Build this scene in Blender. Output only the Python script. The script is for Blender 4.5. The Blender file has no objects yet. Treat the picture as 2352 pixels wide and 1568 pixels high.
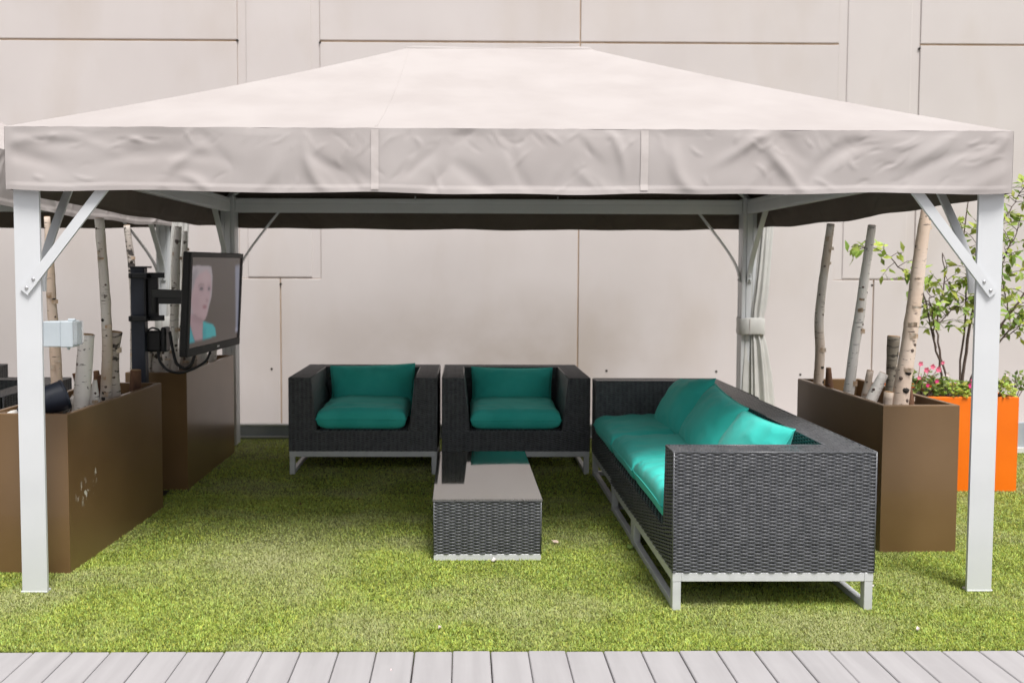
import bpy, bmesh, math, random
import numpy as np
from mathutils import Vector, Matrix

R = math.radians
rng = np.random.default_rng(7)
random.seed(7)
sc = bpy.context.scene
COL = sc.collection

# ------------------------------------------------------------------ camera
FPX, CX, CY, CAMH = 1900.0, 1085.16, 704.91, 1.5          # pixels of a 2352 x 1568 frame
YAW, PITCH, ROLL = 0.01091, 0.04743, -0.00297


def cam_axes():
    f = np.array([math.sin(YAW) * math.cos(PITCH), math.cos(YAW) * math.cos(PITCH), -math.sin(PITCH)])
    r = np.array([math.cos(YAW), -math.sin(YAW), 0.0])
    d = np.cross(f, r)
    c, s = math.cos(ROLL), math.sin(ROLL)
    return r * c + d * s, d * c - r * s, f


AX = cam_axes()


def at(u, v, Y):
    """photo pixel -> point on the vertical plane y = Y"""
    d = (u - CX) / FPX * AX[0] + (v - CY) / FPX * AX[1] + AX[2]
    t = Y / d[1]
    return np.array([0, 0, CAMH]) + t * d


cam = bpy.data.cameras.new('camera')
camo = bpy.data.objects.new('camera', cam)
COL.objects.link(camo)
cam.sensor_fit = 'HORIZONTAL'
cam.sensor_width = 36.0
cam.lens = FPX / 2352 * 36.0
cam.shift_x = (1176 - CX) / 2352
cam.shift_y = (CY - 784) / 2352
cam.clip_start = 0.05
cam.clip_end = 2000
m = Matrix.Identity(4)
for i in range(3):
    m[i][0], m[i][1], m[i][2] = AX[0][i], -AX[1][i], -AX[2][i]
m[2][3] = CAMH
camo.matrix_world = m
cam.dof.use_dof = True
cam.dof.focus_distance = 3.9
cam.dof.aperture_fstop = 2.4
sc.camera = camo

# ------------------------------------------------------------------ sky, sun, exposure (soft bright overcast)
SUN_EL, SUN_AZ = R(63), R(158)     # azimuth from +Y, clockwise: behind the camera, to the right
w = bpy.data.worlds.new('World')
sc.world = w
w.use_nodes = True
nt = w.node_tree
bg = nt.nodes['Background']
sky = nt.nodes.new('ShaderNodeTexSky')
sky.sky_type = 'NISHITA'
sky.sun_disc = False
sky.sun_elevation = SUN_EL
sky.sun_rotation = SUN_AZ
sky.air_density = 1.0
sky.dust_density = 4.0
hs = nt.nodes.new('ShaderNodeHueSaturation')
hs.inputs['Saturation'].default_value = 0.22
nt.links.new(sky.outputs[0], hs.inputs['Color'])
nt.links.new(hs.outputs[0], bg.inputs['Color'])
bg.inputs['Strength'].default_value = 0.105
sun = bpy.data.lights.new('sun', 'SUN')
sun.energy = 3.0
sun.angle = R(20)
sun.color = (1.0, 0.97, 0.945)
suno = bpy.data.objects.new('sun', sun)
COL.objects.link(suno)
sdir = Vector((math.sin(SUN_AZ) * math.cos(SUN_EL), math.cos(SUN_AZ) * math.cos(SUN_EL), math.sin(SUN_EL)))
suno.rotation_euler = sdir.to_track_quat('Z', 'Y').to_euler()
sc.view_settings.view_transform = 'Standard'
sc.view_settings.look = 'None'
sc.view_settings.gamma = 1.0
sc.view_settings.exposure = 0.38
sc.cycles.max_bounces = 8
sc.cycles.use_denoising = True


# ------------------------------------------------------------------ materials
def mat(name, c1, c2=None, rough=0.6, scale=8.0, detail=4.0, stretch=(1, 1, 1), lo=0.35, hi=0.65,
        bump=0.0, bscale=60.0, bstretch=(1, 1, 1), bdist=0.002, metallic=0.0, ior=1.5, coat=0.0, spec=None, rnd=False):
    mt = bpy.data.materials.new(name)
    mt.use_nodes = True
    t = mt.node_tree
    N, L = t.nodes, t.links
    p = N['Principled BSDF']
    p.inputs['Roughness'].default_value = rough
    p.inputs['Metallic'].default_value = metallic
    p.inputs['IOR'].default_value = ior
    p.inputs['Coat Weight'].default_value = coat
    if spec is not None:
        p.inputs['Specular IOR Level'].default_value = spec
    tc = N.new('ShaderNodeTexCoord')
    src = tc.outputs['Object']
    if rnd:
        oi = N.new('ShaderNodeObjectInfo')
        ad = N.new('ShaderNodeVectorMath')
        ad.operation = 'MULTIPLY_ADD'
        ad.inputs[1].default_value = (1, 1, 1)
        sx = N.new('ShaderNodeVectorMath')
        sx.operation = 'SCALE'
        sx.inputs[0].default_value = (13.1, 7.7, 5.3)
        L.new(oi.outputs['Random'], sx.inputs['Scale'])
        L.new(src, ad.inputs[0])
        L.new(sx.outputs[0], ad.inputs[2])
        src = ad.outputs[0]

    def noise(scale, detail, stretch):
        mp = N.new('ShaderNodeMapping')
        mp.inputs['Scale'].default_value = stretch
        nz = N.new('ShaderNodeTexNoise')
        nz.inputs['Scale'].default_value = scale
        nz.inputs['Detail'].default_value = detail
        L.new(src, mp.inputs['Vector'])
        L.new(mp.outputs[0], nz.inputs['Vector'])
        return nz

    p.inputs['Base Color'].default_value = (*c1, 1)
    if c2 is not None:
        nz = noise(scale, detail, stretch)
        rp = N.new('ShaderNodeValToRGB')
        rp.color_ramp.elements[0].position = lo
        rp.color_ramp.elements[1].position = hi
        rp.color_ramp.elements[0].color = (*c1, 1)
        rp.color_ramp.elements[1].color = (*c2, 1)
        L.new(nz.outputs['Fac'], rp.inputs['Fac'])
        L.new(rp.outputs['Color'], p.inputs['Base Color'])
    if bump:
        nb = noise(bscale, 3.0, bstretch)
        b = N.new('ShaderNodeBump')
        b.inputs['Strength'].default_value = bump
        b.inputs['Distance'].default_value = bdist
        L.new(nb.outputs['Fac'], b.inputs['Height'])
        L.new(b.outputs['Normal'], p.inputs['Normal'])
    mt['src'] = 1
    return mt


def mixin(mt, color, build, fac=1.0):
    """lay a colour over a material's base colour where build(nodes, links, texcoord) is high"""
    t = mt.node_tree
    N, L = t.nodes, t.links
    p = N['Principled BSDF']
    tc = next(n for n in N if n.type == 'TEX_COORD')
    f = build(N, L, tc)
    mx = N.new('ShaderNodeMix')
    mx.data_type = 'RGBA'
    s = p.inputs['Base Color']
    if s.is_linked:
        L.new(s.links[0].from_socket, mx.inputs['A'])
    else:
        mx.inputs['A'].default_value = s.default_value
    mx.inputs['B'].default_value = (*color, 1)
    ml = N.new('ShaderNodeMath')
    ml.operation = 'MULTIPLY'
    ml.inputs[1].default_value = fac
    L.new(f, ml.inputs[0])
    L.new(ml.outputs[0], mx.inputs['Factor'])
    L.new(mx.outputs['Result'], s)


def ramp_noise(N, L, tc, scale, stretch, lo, hi, detail=4.0, coord='Object', off=(0, 0, 0)):
    mp = N.new('ShaderNodeMapping')
    mp.inputs['Scale'].default_value = stretch
    mp.inputs['Location'].default_value = off
    nz = N.new('ShaderNodeTexNoise')
    nz.inputs['Scale'].default_value = scale
    nz.inputs['Detail'].default_value = detail
    L.new(tc.outputs[coord], mp.inputs['Vector'])
    L.new(mp.outputs[0], nz.inputs['Vector'])
    mr = N.new('ShaderNodeMapRange')
    mr.inputs['From Min'].default_value = lo
    mr.inputs['From Max'].default_value = hi
    L.new(nz.outputs['Fac'], mr.inputs['Value'])
    return mr.outputs['Result']


def near_point(N, L, tc, pt, r0, r1, sc_=(1, 1, 1)):
    vm = N.new('ShaderNodeVectorMath')
    vm.operation = 'SUBTRACT'
    vm.inputs[1].default_value = pt
    L.new(tc.outputs['Object'], vm.inputs[0])
    vs = N.new('ShaderNodeVectorMath')
    vs.operation = 'MULTIPLY'
    vs.inputs[1].default_value = sc_
    L.new(vm.outputs[0], vs.inputs[0])
    ln = N.new('ShaderNodeVectorMath')
    ln.operation = 'LENGTH'
    L.new(vs.outputs[0], ln.inputs[0])
    mr = N.new('ShaderNodeMapRange')
    mr.inputs['From Min'].default_value = r1
    mr.inputs['From Max'].default_value = r0
    L.new(ln.outputs['Value'], mr.inputs['Value'])
    return mr.outputs['Result']


def mul(N, L, a, b):
    m_ = N.new('ShaderNodeMath')
    m_.operation = 'MULTIPLY'
    L.new(a, m_.inputs[0])
    L.new(b, m_.inputs[1])
    return m_.outputs[0]


M = {}
M['fabric'] = mat('canopy_fabric', (.405, .368, .354), (.440, .404, .390), .85, 3, bump=.25, bscale=420, bdist=.001)
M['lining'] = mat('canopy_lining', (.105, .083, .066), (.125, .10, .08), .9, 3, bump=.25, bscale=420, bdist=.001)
M['seam'] = mat('seam_fabric', (.50, .455, .435), (.53, .485, .465), .8, 20, bump=.2, bscale=400, bdist=.001)
M['alu'] = mat('silver_paint', (.62, .635, .65), (.67, .685, .70), .38, 3, bump=.05, bscale=300, bdist=.0005, coat=.1)
M['alu_leg'] = mat('silver_leg_paint', (.56, .57, .58), (.62, .63, .64), .42, 14, bump=.05, bscale=250, bdist=.0005)
M['bolt'] = mat('bolt_steel', (.55, .55, .56), None, .3, metallic=.8)
M['wall'] = mat('precast_concrete', (.565, .518, .500), (.605, .558, .540), .9, .9, 6, bump=.15, bscale=180, bdist=.002)
mixin(M['wall'], (.44, .36, .28), lambda N, L, tc: ramp_noise(N, L, tc, 1.4, (1, 1, .45), .52, .8, 5), .35)
mixin(M['wall'], (.60, .555, .54), lambda N, L, tc: ramp_noise(N, L, tc, 2.4, (1.6, 1, .3), .5, .85, 4, off=(3, 1, 7)), .4)
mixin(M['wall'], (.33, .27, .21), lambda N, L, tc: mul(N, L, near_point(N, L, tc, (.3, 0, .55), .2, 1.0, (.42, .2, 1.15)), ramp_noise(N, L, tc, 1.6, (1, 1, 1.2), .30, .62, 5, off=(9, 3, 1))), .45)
M['caulk'] = mat('joint_caulk', (.50, .34, .20), (.62, .46, .31), .8, 6)
M['flash'] = mat('base_flashing', (.30, .34, .40), (.42, .45, .50), .5, 5)
M['flash_w'] = mat('white_flashing', (.72, .72, .72), (.62, .62, .62), .5, 9)
M['dark'] = mat('dark_hole', (.03, .025, .02), None, .9)
M['wicker'] = mat('wicker_strand', (.074, .078, .086), (.118, .122, .132), .36, 22, 3, bump=.15, bscale=300, bdist=.0006)
q_ = M['wicker'].node_tree.nodes['Principled BSDF']
q_.inputs['Coat Weight'].default_value = .4
q_.inputs['Coat Roughness'].default_value = .32
M['core'] = mat('wicker_core', (.008, .008, .009), None, .9)
M['teal'] = mat('teal_fabric', (.040, .58, .50), (.062, .65, .565), .85, 5, 3, bump=.3, bscale=500, bdist=.001)
M['planter'] = mat('brown_metal', (.165, .095, .042), (.19, .112, .052), .30, 3, 5, bump=.06, bscale=500, bdist=.0005, coat=.15)
M['planter_s'] = mat('brown_scuffed_metal', (.165, .095, .042), (.19, .112, .052), .30, 3, 5, bump=.06, bscale=500, bdist=.0005, coat=.15)
M['orange'] = mat('orange_paint', (.90, .17, .002), (.95, .19, .004), .45, 4)
M['soil'] = mat('dark_soil', (.030, .020, .014), (.09, .06, .04), .95, 40, 5, bump=.8, bscale=60, bdist=.02)
M['deck'] = mat('grey_decking', (.36, .345, .35), (.41, .395, .40), .7, 3, 5, stretch=(6, .6, 1), bump=.12, bscale=90, bstretch=(8, .4, 1), bdist=.001, rnd=True)
mixin(M['deck'], (.46, .45, .445), lambda N, L, tc: ramp_noise(N, L, tc, 7, (1, .6, 1), .60, .82, 6), .6)
M['ground'] = mat('terrace_concrete', (.40, .39, .375), (.46, .45, .43), .85, 1.2)
M['black'] = mat('black_metal', (.012, .013, .016), None, .4)
M['black_pl'] = mat('black_plastic', (.010, .010, .011), None, .5)
M['navy'] = mat('dark_blue_grey_metal', (.020, .026, .042), (.03, .036, .055), .45, 9)
M['outlet'] = mat('grey_outlet_metal', (.42, .47, .50), (.48, .53, .56), .45, 8)
M['screen'] = mat('screen_glass', (.022, .018, .015), None, .12, spec=.5)
q_ = M['screen'].node_tree.nodes['Principled BSDF']
q_.inputs['Emission Color'].default_value = (.060, .047, .040, 1)  # brown glow stands in for reflections on the glass
q_.inputs['Emission Strength'].default_value = .5
M['curtain'] = mat('curtain_fabric', (.55, .545, .52), (.63, .625, .60), .85, 6, bump=.25, bscale=350, bdist=.001)
M['wood_cut'] = mat('cut_wood', (.46, .30, .16), (.30, .17, .08), .85, 30, 3)
M['brown_wood'] = mat('brown_bark', (.20, .10, .055), (.09, .045, .028), .9, 20, 4, stretch=(1, 1, .3), bump=.6, bscale=40, bdist=.006)
M['stem'] = mat('stem_bark', (.085, .055, .045), (.14, .10, .08), .85, 25)
M['brick'] = mat('dark_brick', (.055, .038, .030), (.085, .058, .045), .85, 2.5, 6)
M['bronze'] = mat('bronze_frame', (.04, .033, .028), None, .4)
M['screen_off'] = mat('dark_window_glass', (.012, .014, .016), None, .08)
M['green'] = mat('fallen_green_leaf', (.16, .26, .05), (.22, .32, .07), .6, 40)
M['flake'] = mat('peeling_bark', (.66, .56, .46), (.42, .27, .16), .85, 30)
M['petal'] = mat('pink_petal', (.75, .10, .22), (.80, .22, .30), .7, 20)
M['petal_w'] = mat('white_petal', (.75, .62, .62), None, .7)
M['petal_m'] = mat('magenta_petal', (.62, .02, .16), (.70, .05, .22), .7, 20)

q_ = M['teal'].node_tree.nodes['Principled BSDF']
q_.inputs['Sheen Weight'].default_value = .15
q_.inputs['Sheen Roughness'].default_value = .4
q_.inputs['Sheen Tint'].default_value = (.75, .95, .92, 1)

# scuffs: white scrape marks low on the first planter's long side (object coordinates of that planter)
mixin(M['planter_s'], (.72, .68, .62), lambda N, L, tc: mul(N, L, near_point(N, L, tc, (.205, -.40, .365), .02, .075, (1, .7, 1.0)), ramp_noise(N, L, tc, 34, (1, 1, .55), .56, .60, 5)))
mixin(M['planter_s'], (.72, .68, .62), lambda N, L, tc: mul(N, L, near_point(N, L, tc, (.205, -.28, .44), .015, .07, (1, 2.6, 1.0)), ramp_noise(N, L, tc, 40, (1, 1, .5), .55, .60, 5)))
for k in ('planter', 'planter_s'):
    mixin(M[k], (.20, .14, .09), lambda N, L, tc: ramp_noise(N, L, tc, 60, (1, 1, 1), .70, .76, 3), .4)


def bark(name, light, shade, dark, amount, warm=None):
    mt = mat(name, light, shade, .8, 5, 4, stretch=(1, 1, .5), bump=.5, bscale=22, bstretch=(1, 1, 3), bdist=.004, rnd=True)
    # thin horizontal marks and bigger dark scars
    mixin(mt, dark, lambda N, L, tc: ramp_noise(N, L, tc, 16, (1, 1, 5.5), .66 - amount * .05, .70 - amount * .05, 3), .85)
    mixin(mt, dark, lambda N, L, tc: ramp_noise(N, L, tc, 17, (1, 1, 1.3), .70 - amount * .13, .74 - amount * .13, 4, off=(5, 2, 1)), .95)
    if warm:
        mixin(mt, warm, lambda N, L, tc: ramp_noise(N, L, tc, 4, (1, 1, .4), .50, .62, 3, off=(1, 8, 2)), .7)
    return mt


M['birch'] = bark('birch_bark', (.84, .81, .77), (.74, .69, .64), (.08, .06, .05), .35)
M['birch_grey'] = bark('grey_birch_bark', (.74, .70, .66), (.60, .54, .49), (.08, .06, .05), .2, (.52, .38, .27))
M['birch_dark'] = bark('scarred_birch_bark', (.62, .58, .53), (.40, .34, .30), (.035, .028, .026), 1.0)
M['birch_tan'] = bark('tan_birch_bark', (.68, .52, .40), (.74, .62, .53), (.06, .045, .04), .15)
M['birch_moss'] = bark('mottled_grey_bark', (.20, .17, .13), (.30, .27, .22), (.06, .05, .04), 1.0)


def leaf_mat(name, c1, c2):
    mt = mat(name, c1, c2, .55, 30, 2)
    N, L = mt.node_tree.nodes, mt.node_tree.links
    at_ = N.new('ShaderNodeAttribute')
    at_.attribute_name = 'tint'
    p = N['Principled BSDF']
    s = p.inputs['Base Color']
    src = s.links[0].from_socket
    mx = N.new('ShaderNodeMix')
    mx.data_type = 'RGBA'
    mx.blend_type = 'MULTIPLY'
    mx.inputs['Factor'].default_value = 1
    L.new(src, mx.inputs['A'])
    L.new(at_.outputs['Color'], mx.inputs['B'])
    L.new(mx.outputs['Result'], s)
    out = N['Material Output']
    tr = N.new('ShaderNodeBsdfTranslucent')
    L.new(mx.outputs['Result'], tr.inputs['Color'])
    ms = N.new('ShaderNodeMixShader')
    ms.inputs['Fac'].default_value = .35
    L.new(p.outputs[0], ms.inputs[1])
    L.new(tr.outputs[0], ms.inputs[2])
    L.new(ms.outputs[0], out.inputs['Surface'])
    return mt


M['leaf'] = leaf_mat('shrub_leaf', (.25, .36, .055), (.34, .46, .11))
M['leaf2'] = leaf_mat('bedding_leaf', (.12, .21, .04), (.24, .34, .10))
M['lime'] = leaf_mat('lime_leaf', (.30, .42, .06), (.40, .50, .12))
# turf: blades carry a per-blade tint, wear shows as pale patches
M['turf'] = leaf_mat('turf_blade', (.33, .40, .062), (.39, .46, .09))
M['lawn'] = mat('turf_backing', (.08, .10, .02), (.12, .14, .03), .95, 60, 3)
for k, pale in (('turf', (.50, .50, .26)), ('lawn', (.17, .17, .08))):
    mixin(M[k], pale, lambda N, L, tc: ramp_noise(N, L, tc, 1.5, (1, 1.3, 1), .47, .66, 5, off=(2.2, .4, 0)), .7)
    mixin(M[k], pale, lambda N, L, tc: near_point(N, L, tc, (-.95, 4.25, 0), .05, .7, (1.3, .8, 1)), .75)
    mixin(M[k], pale, lambda N, L, tc: near_point(N, L, tc, (1.45, 3.42, 0), .05, .55, (.9, 2.6, 1)), .6)

# glass table top: dark back-painted glass with a strong reflection
mt = bpy.data.materials.new('table_glass')
mt.use_nodes = True
p = mt.node_tree.nodes['Principled BSDF']
p.inputs['Base Color'].default_value = (.045, .045, .036, 1)
p.inputs['Roughness'].default_value = .045
p.inputs['IOR'].default_value = 2.6
p.inputs['Coat Weight'].default_value = 1.0
p.inputs['Coat Roughness'].default_value = .03
M['glass_top'] = mt
mt = bpy.data.materials.new('clear_cover')
mt.use_nodes = True
p = mt.node_tree.nodes['Principled BSDF']
p.inputs['Base Color'].default_value = (.85, .88, .9, 1)
p.inputs['Roughness'].default_value = .12
p.inputs['Transmission Weight'].default_value = .75
p.inputs['IOR'].default_value = 1.3
M['clear'] = mt


def emit(name, c, s, rough=.2):
    e = bpy.data.materials.new(name)
    e.use_nodes = True
    N, L = e.node_tree.nodes, e.node_tree.links
    q = N['Principled BSDF']
    q.inputs['Base Color'].default_value = (.02, .02, .02, 1)
    q.inputs['Roughness'].default_value = rough
    tc = N.new('ShaderNodeTexCoord')
    nz = N.new('ShaderNodeTexNoise')
    nz.inputs['Scale'].default_value = 14
    L.new(tc.outputs['Object'], nz.inputs['Vector'])
    mx = N.new('ShaderNodeMix')
    mx.data_type = 'RGBA'
    mx.inputs['A'].default_value = (*[v * .75 for v in c], 1)
    mx.inputs['B'].default_value = (*[min(1, v * 1.2) for v in c], 1)
    L.new(nz.outputs['Fac'], mx.inputs['Factor'])
    L.new(mx.outputs['Result'], q.inputs['Emission Color'])
    q.inputs['Emission Strength'].default_value = s * 1.15
    return e


# ------------------------------------------------------------------ mesh helpers
def tag(o, label=None, cat=None, group=None, kind=None):
    for k, v in (('label', label), ('category', cat), ('group', group), ('kind', kind)):
        if v:
            o[k] = v
    return o


def empty(name, loc=(0, 0, 0), rz=0.0):
    o = bpy.data.objects.new(name, None)
    COL.objects.link(o)
    o.location = loc
    o.rotation_euler = (0, 0, rz)
    return o


def link(name, me, material, parent=None, smooth=False):
    o = bpy.data.objects.new(name, me)
    COL.objects.link(o)
    if material is not None and not me.materials:
        me.materials.append(material)
    if parent is not None:
        o.parent = parent
    if smooth:
        me.polygons.foreach_set('use_smooth', [True] * len(me.polygons))
    return o


def children(o):
    return [c for c in bpy.data.objects if c.parent == o]


def copy_tree(o, parent=None):
    c = o.copy()
    COL.objects.link(c)
    c.parent = parent
    for ch in children(o):
        copy_tree(ch, c)
    return c


class MB:
    def __init__(s):
        s.v, s.f, s.n = [], [], 0

    def add(s, v, f):
        v = np.asarray(v, float)
        s.v.append(v)
        s.f += [tuple(i + s.n for i in q) for q in f]
        s.n += len(v)
        return s

    def box(s, c, d, b=.003, rz=0.0, mx=None):
        """chamfered box, centre c, full size d"""
        d = np.asarray(d, float) / 2
        b = min(b, *(d * .49))
        V = []
        for sx in (-1, 1):
            for sy in (-1, 1):
                for sz in (-1, 1):
                    V.append((sx * (d[0]), sy * (d[1] - b), sz * (d[2] - b)))
                    V.append((sx * (d[0] - b), sy * (d[1]), sz * (d[2] - b)))
                    V.append((sx * (d[0] - b), sy * (d[1] - b), sz * (d[2])))
        I = lambda x, y, z, k: ((x * 2 + y) * 2 + z) * 3 + k
        F = []

        def q(a, flip):
            F.append(tuple(a[::-1]) if flip else tuple(a))
        for x in (0, 1):
            q([I(x, 0, 0, 0), I(x, 1, 0, 0), I(x, 1, 1, 0), I(x, 0, 1, 0)], x == 0)
            q([I(0, x, 0, 1), I(0, x, 1, 1), I(1, x, 1, 1), I(1, x, 0, 1)], x == 0)
            q([I(0, 0, x, 2), I(1, 0, x, 2), I(1, 1, x, 2), I(0, 1, x, 2)], x == 0)
        for x in (0, 1):
            for y in (0, 1):
                q([I(x, y, 0, 0), I(x, y, 0, 1), I(x, y, 1, 1), I(x, y, 1, 0)], x != y)
                q([I(x, 0, y, 0), I(x, 1, y, 0), I(x, 1, y, 2), I(x, 0, y, 2)], x == y)
                q([I(0, x, y, 1), I(1, x, y, 1), I(1, x, y, 2), I(0, x, y, 2)], x != y)
                for z in (0, 1):
                    q([I(x, y, z, 0), I(x, y, z, 1), I(x, y, z, 2)], (x + y + z) % 2 == 0)
        V = np.array(V)
        if rz:
            c_, s_ = math.cos(rz), math.sin(rz)
            V = V @ np.array([[c_, s_, 0], [-s_, c_, 0], [0, 0, 1]])
        if mx is not None:
            V = V @ np.asarray(mx).T
        return s.add(V + np.asarray(c, float), F)

    def bar(s, a, b, wd, th, up=(0, 0, 1), bev=.002):
        a, b = np.asarray(a, float), np.asarray(b, float)
        d = b - a
        L_ = np.linalg.norm(d)
        d /= L_
        x = np.cross(d, up)
        x /= np.linalg.norm(x)
        z = np.cross(x, d)
        return s.box((a + b) / 2, (wd, L_, th), bev, mx=np.stack([x, d, z], 1))

    def tube(s, path, rad, n=10, cap=True, wob=0.0, seed=0):
        path = np.asarray(path, float)
        rad = np.broadcast_to(np.asarray(rad, float), (len(path),))
        g = np.random.default_rng(seed)
        T = np.gradient(path, axis=0)
        T /= np.linalg.norm(T, axis=1)[:, None] + 1e-12
        ref = np.array([.31, .95, .07]) if abs(T[0] @ np.array([.31, .95, .07])) < .9 else np.array([1, 0, 0.])
        V = []
        ang = np.linspace(0, 2 * math.pi, n, endpoint=False)
        for i, pnt in enumerate(path):
            x = np.cross(T[i], ref)
            x /= np.linalg.norm(x)
            y = np.cross(T[i], x)
            rr = rad[i] * (1 + wob * g.normal(size=n))
            V.append(pnt + (np.cos(ang) * rr)[:, None] * x + (np.sin(ang) * rr)[:, None] * y)
        F = []
        for i in range(len(path) - 1):
            for k in range(n):
                a, b = i * n + k, i * n + (k + 1) % n
                F.append((a, b, b + n, a + n))
        if cap:
            F.append(tuple(range(n))[::-1])
            F.append(tuple((len(path) - 1) * n + k for k in range(n)))
        return s.add(np.concatenate(V), F)

    def sweep(s, path, wdir, wd, th):
        """flat bar along a path; wdir = direction of its width"""
        path = np.asarray(path, float)
        T = np.gradient(path, axis=0)
        T /= np.linalg.norm(T, axis=1)[:, None]
        wdv = np.asarray(wdir, float)
        V = []
        for i, pnt in enumerate(path):
            x = wdv - T[i] * (wdv @ T[i])
            x /= np.linalg.norm(x)
            y = np.cross(T[i], x)
            for a, b in ((-1, -1), (1, -1), (1, 1), (-1, 1)):
                V.append(pnt + x * a * wd / 2 + y * b * th / 2)
        F = []
        for i in range(len(path) - 1):
            for k in range(4):
                a, b = i * 4 + k, i * 4 + (k + 1) % 4
                F.append((a, b, b + 4, a + 4))
        F += [(3, 2, 1, 0), tuple(len(path) * 4 - 4 + k for k in range(4))]
        return s.add(V, F)

    def mesh(s, name):
        me = bpy.data.meshes.new(name)
        me.from_pydata(np.concatenate(s.v).tolist() if s.v else [], [], s.f)
        bm = bmesh.new()
        bm.from_mesh(me)
        bmesh.ops.recalc_face_normals(bm, faces=bm.faces)
        bm.to_mesh(me)
        bm.free()
        return me

    def build(s, name, material, parent=None, smooth=False):
        return link(name, s.mesh(name), material, parent, smooth)


def prism(poly, y0, y1, bev, plane='xz'):
    """extruded polygon (x,z) from y0 (front) to y1 (back) with chamfered front edges -> mesh"""
    bm = bmesh.new()
    vs = [bm.verts.new((x, y0, z)) for x, z in poly]
    f = bm.faces.new(vs)
    ex = bmesh.ops.extrude_face_region(bm, geom=[f])
    top = [g for g in ex['geom'] if isinstance(g, bmesh.types.BMVert)]
    for v_ in top:
        v_.co.y = y1
    bmesh.ops.recalc_face_normals(bm, faces=bm.faces)
    if bev:
        es = [e for e in bm.edges if all(abs(v_.co.y - y0) < 1e-6 for v_ in e.verts)]
        bmesh.ops.bevel(bm, geom=es, offset=bev, segments=2, affect='EDGES', profile=.5)
    me = bpy.data.meshes.new('prism')
    bm.to_mesh(me)
    bm.free()
    return me


def grid_mesh(name, P):
    """P: (n, m, 3) points -> quad grid mesh"""
    n, m_ = P.shape[:2]
    idx = np.arange(n * m_).reshape(n, m_)
    F = np.stack([idx[:-1, :-1], idx[1:, :-1], idx[1:, 1:], idx[:-1, 1:]], -1).reshape(-1, 4)
    me = bpy.data.meshes.new(name)
    me.from_pydata(P.reshape(-1, 3).tolist(), [], F.tolist())
    return me


_perm = rng.permutation(512)
_grad = rng.normal(size=(512, 2))
_grad /= np.linalg.norm(_grad, axis=1)[:, None]


def perlin(x, y, seed=0):
    xi, yi = np.floor(x).astype(int), np.floor(y).astype(int)
    xf, yf = x - xi, y - yi

    def g(ix, iy, dx, dy):
        h = _perm[(_perm[(ix + seed * 37) % 512] + iy) % 512]
        return _grad[h, 0] * dx + _grad[h, 1] * dy
    u, v = xf ** 3 * (xf * (xf * 6 - 15) + 10), yf ** 3 * (yf * (yf * 6 - 15) + 10)
    a = g(xi, yi, xf, yf) * (1 - u) + g(xi + 1, yi, xf - 1, yf) * u
    b = g(xi, yi + 1, xf, yf - 1) * (1 - u) + g(xi + 1, yi + 1, xf - 1, yf - 1) * u
    return (a * (1 - v) + b * v) * 1.6


# ------------------------------------------------------------------ setting: ground, lawn, turf, deck
Y_DECK, Y_CURB, Y_WALL = 3.156, 7.245, 8.30
b = MB()
b.add([(-300, -300, -.16), (300, -300, -.16), (300, 300, -.16), (-300, 300, -.16)], [(0, 1, 2, 3)])
tag(b.build('ground', M['ground']), kind='structure')
b = MB()
b.box((0, (Y_DECK + .006 + Y_CURB) / 2, -.079), (40, Y_CURB - Y_DECK - .012, .158), .002)
tag(b.build('lawn', M['lawn']), kind='structure')


def blades(n, x0, x1, y0, y1, g):
    x = g.uniform(x0, x1, n)
    y = g.uniform(y0, y1, n)
    return x, y


g = np.random.default_rng(3)
xs, ys = [], []
for (x0, x1, y0, y1, den) in ((-2.6, 3.1, Y_DECK + .012, 3.7, 62000), (-2.7, 3.3, 3.7, 4.4, 46000), (-2.4, 4.2, 4.4, 5.4, 26000),
                              (-2.4, 5.0, 5.4, 6.4, 14000), (-2.6, 5.6, 6.4, 7.15, 9000)):
    n = int((x1 - x0) * (y1 - y0) * den)
    a, c = blades(n, x0, x1, y0, y1, g)
    xs.append(a)
    ys.append(c)
xs, ys = np.concatenate(xs), np.concatenate(ys)
n = len(xs)
az = g.uniform(0, 2 * np.pi, n) + .9 * perlin(xs * 1.7, ys * 1.7)
tilt = np.clip(g.normal(.85, .30, n), .1, 1.4)
ln = g.uniform(.008, .017, n) * (1 + .15 * perlin(xs * 3, ys * 3, 2))
wd = g.uniform(.0026, .0046, n) * np.clip(ys / 4.2, 1, 1.6)
dx, dy = np.cos(az), np.sin(az)
px, py = -dy, dx
V = np.empty((n, 3, 3))
V[:, 0] = np.stack([xs - px * wd, ys - py * wd, np.full(n, -.001)], 1)
V[:, 1] = np.stack([xs + px * wd, ys + py * wd, np.full(n, -.001)], 1)
V[:, 2] = np.stack([xs + dx * np.sin(tilt) * ln, np.maximum(ys + dy * np.sin(tilt) * ln, Y_DECK - .004), np.cos(tilt) * ln], 1)
me = bpy.data.meshes.new('turf')
me.vertices.add(n * 3)
me.vertices.foreach_set('co', V.reshape(-1))
me.loops.add(n * 3)
me.loops.foreach_set('vertex_index', np.arange(n * 3, dtype=np.int32))
me.polygons.add(n)
me.polygons.foreach_set('loop_start', np.arange(0, n * 3, 3, dtype=np.int32))
me.update(calc_edges=True)
ca = me.color_attributes.new('tint', 'FLOAT_COLOR', 'POINT')
t = np.clip(g.normal(1.05, .24, n) + .15 * perlin(xs * 6, ys * 6, 4) + .26 * perlin(xs * 48, ys * 34, 6), .5, 1.8)
yel = g.normal(0, .10, n)
tc = np.ones((n, 3, 4), np.float32)
tc[:, :, 0] = (t * (1 + yel))[:, None]
tc[:, :, 1] = t[:, None]
tc[:, :, 2] = (t * (1 - yel * .6))[:, None]
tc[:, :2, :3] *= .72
tc[:, 2, :3] *= 1.38
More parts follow.
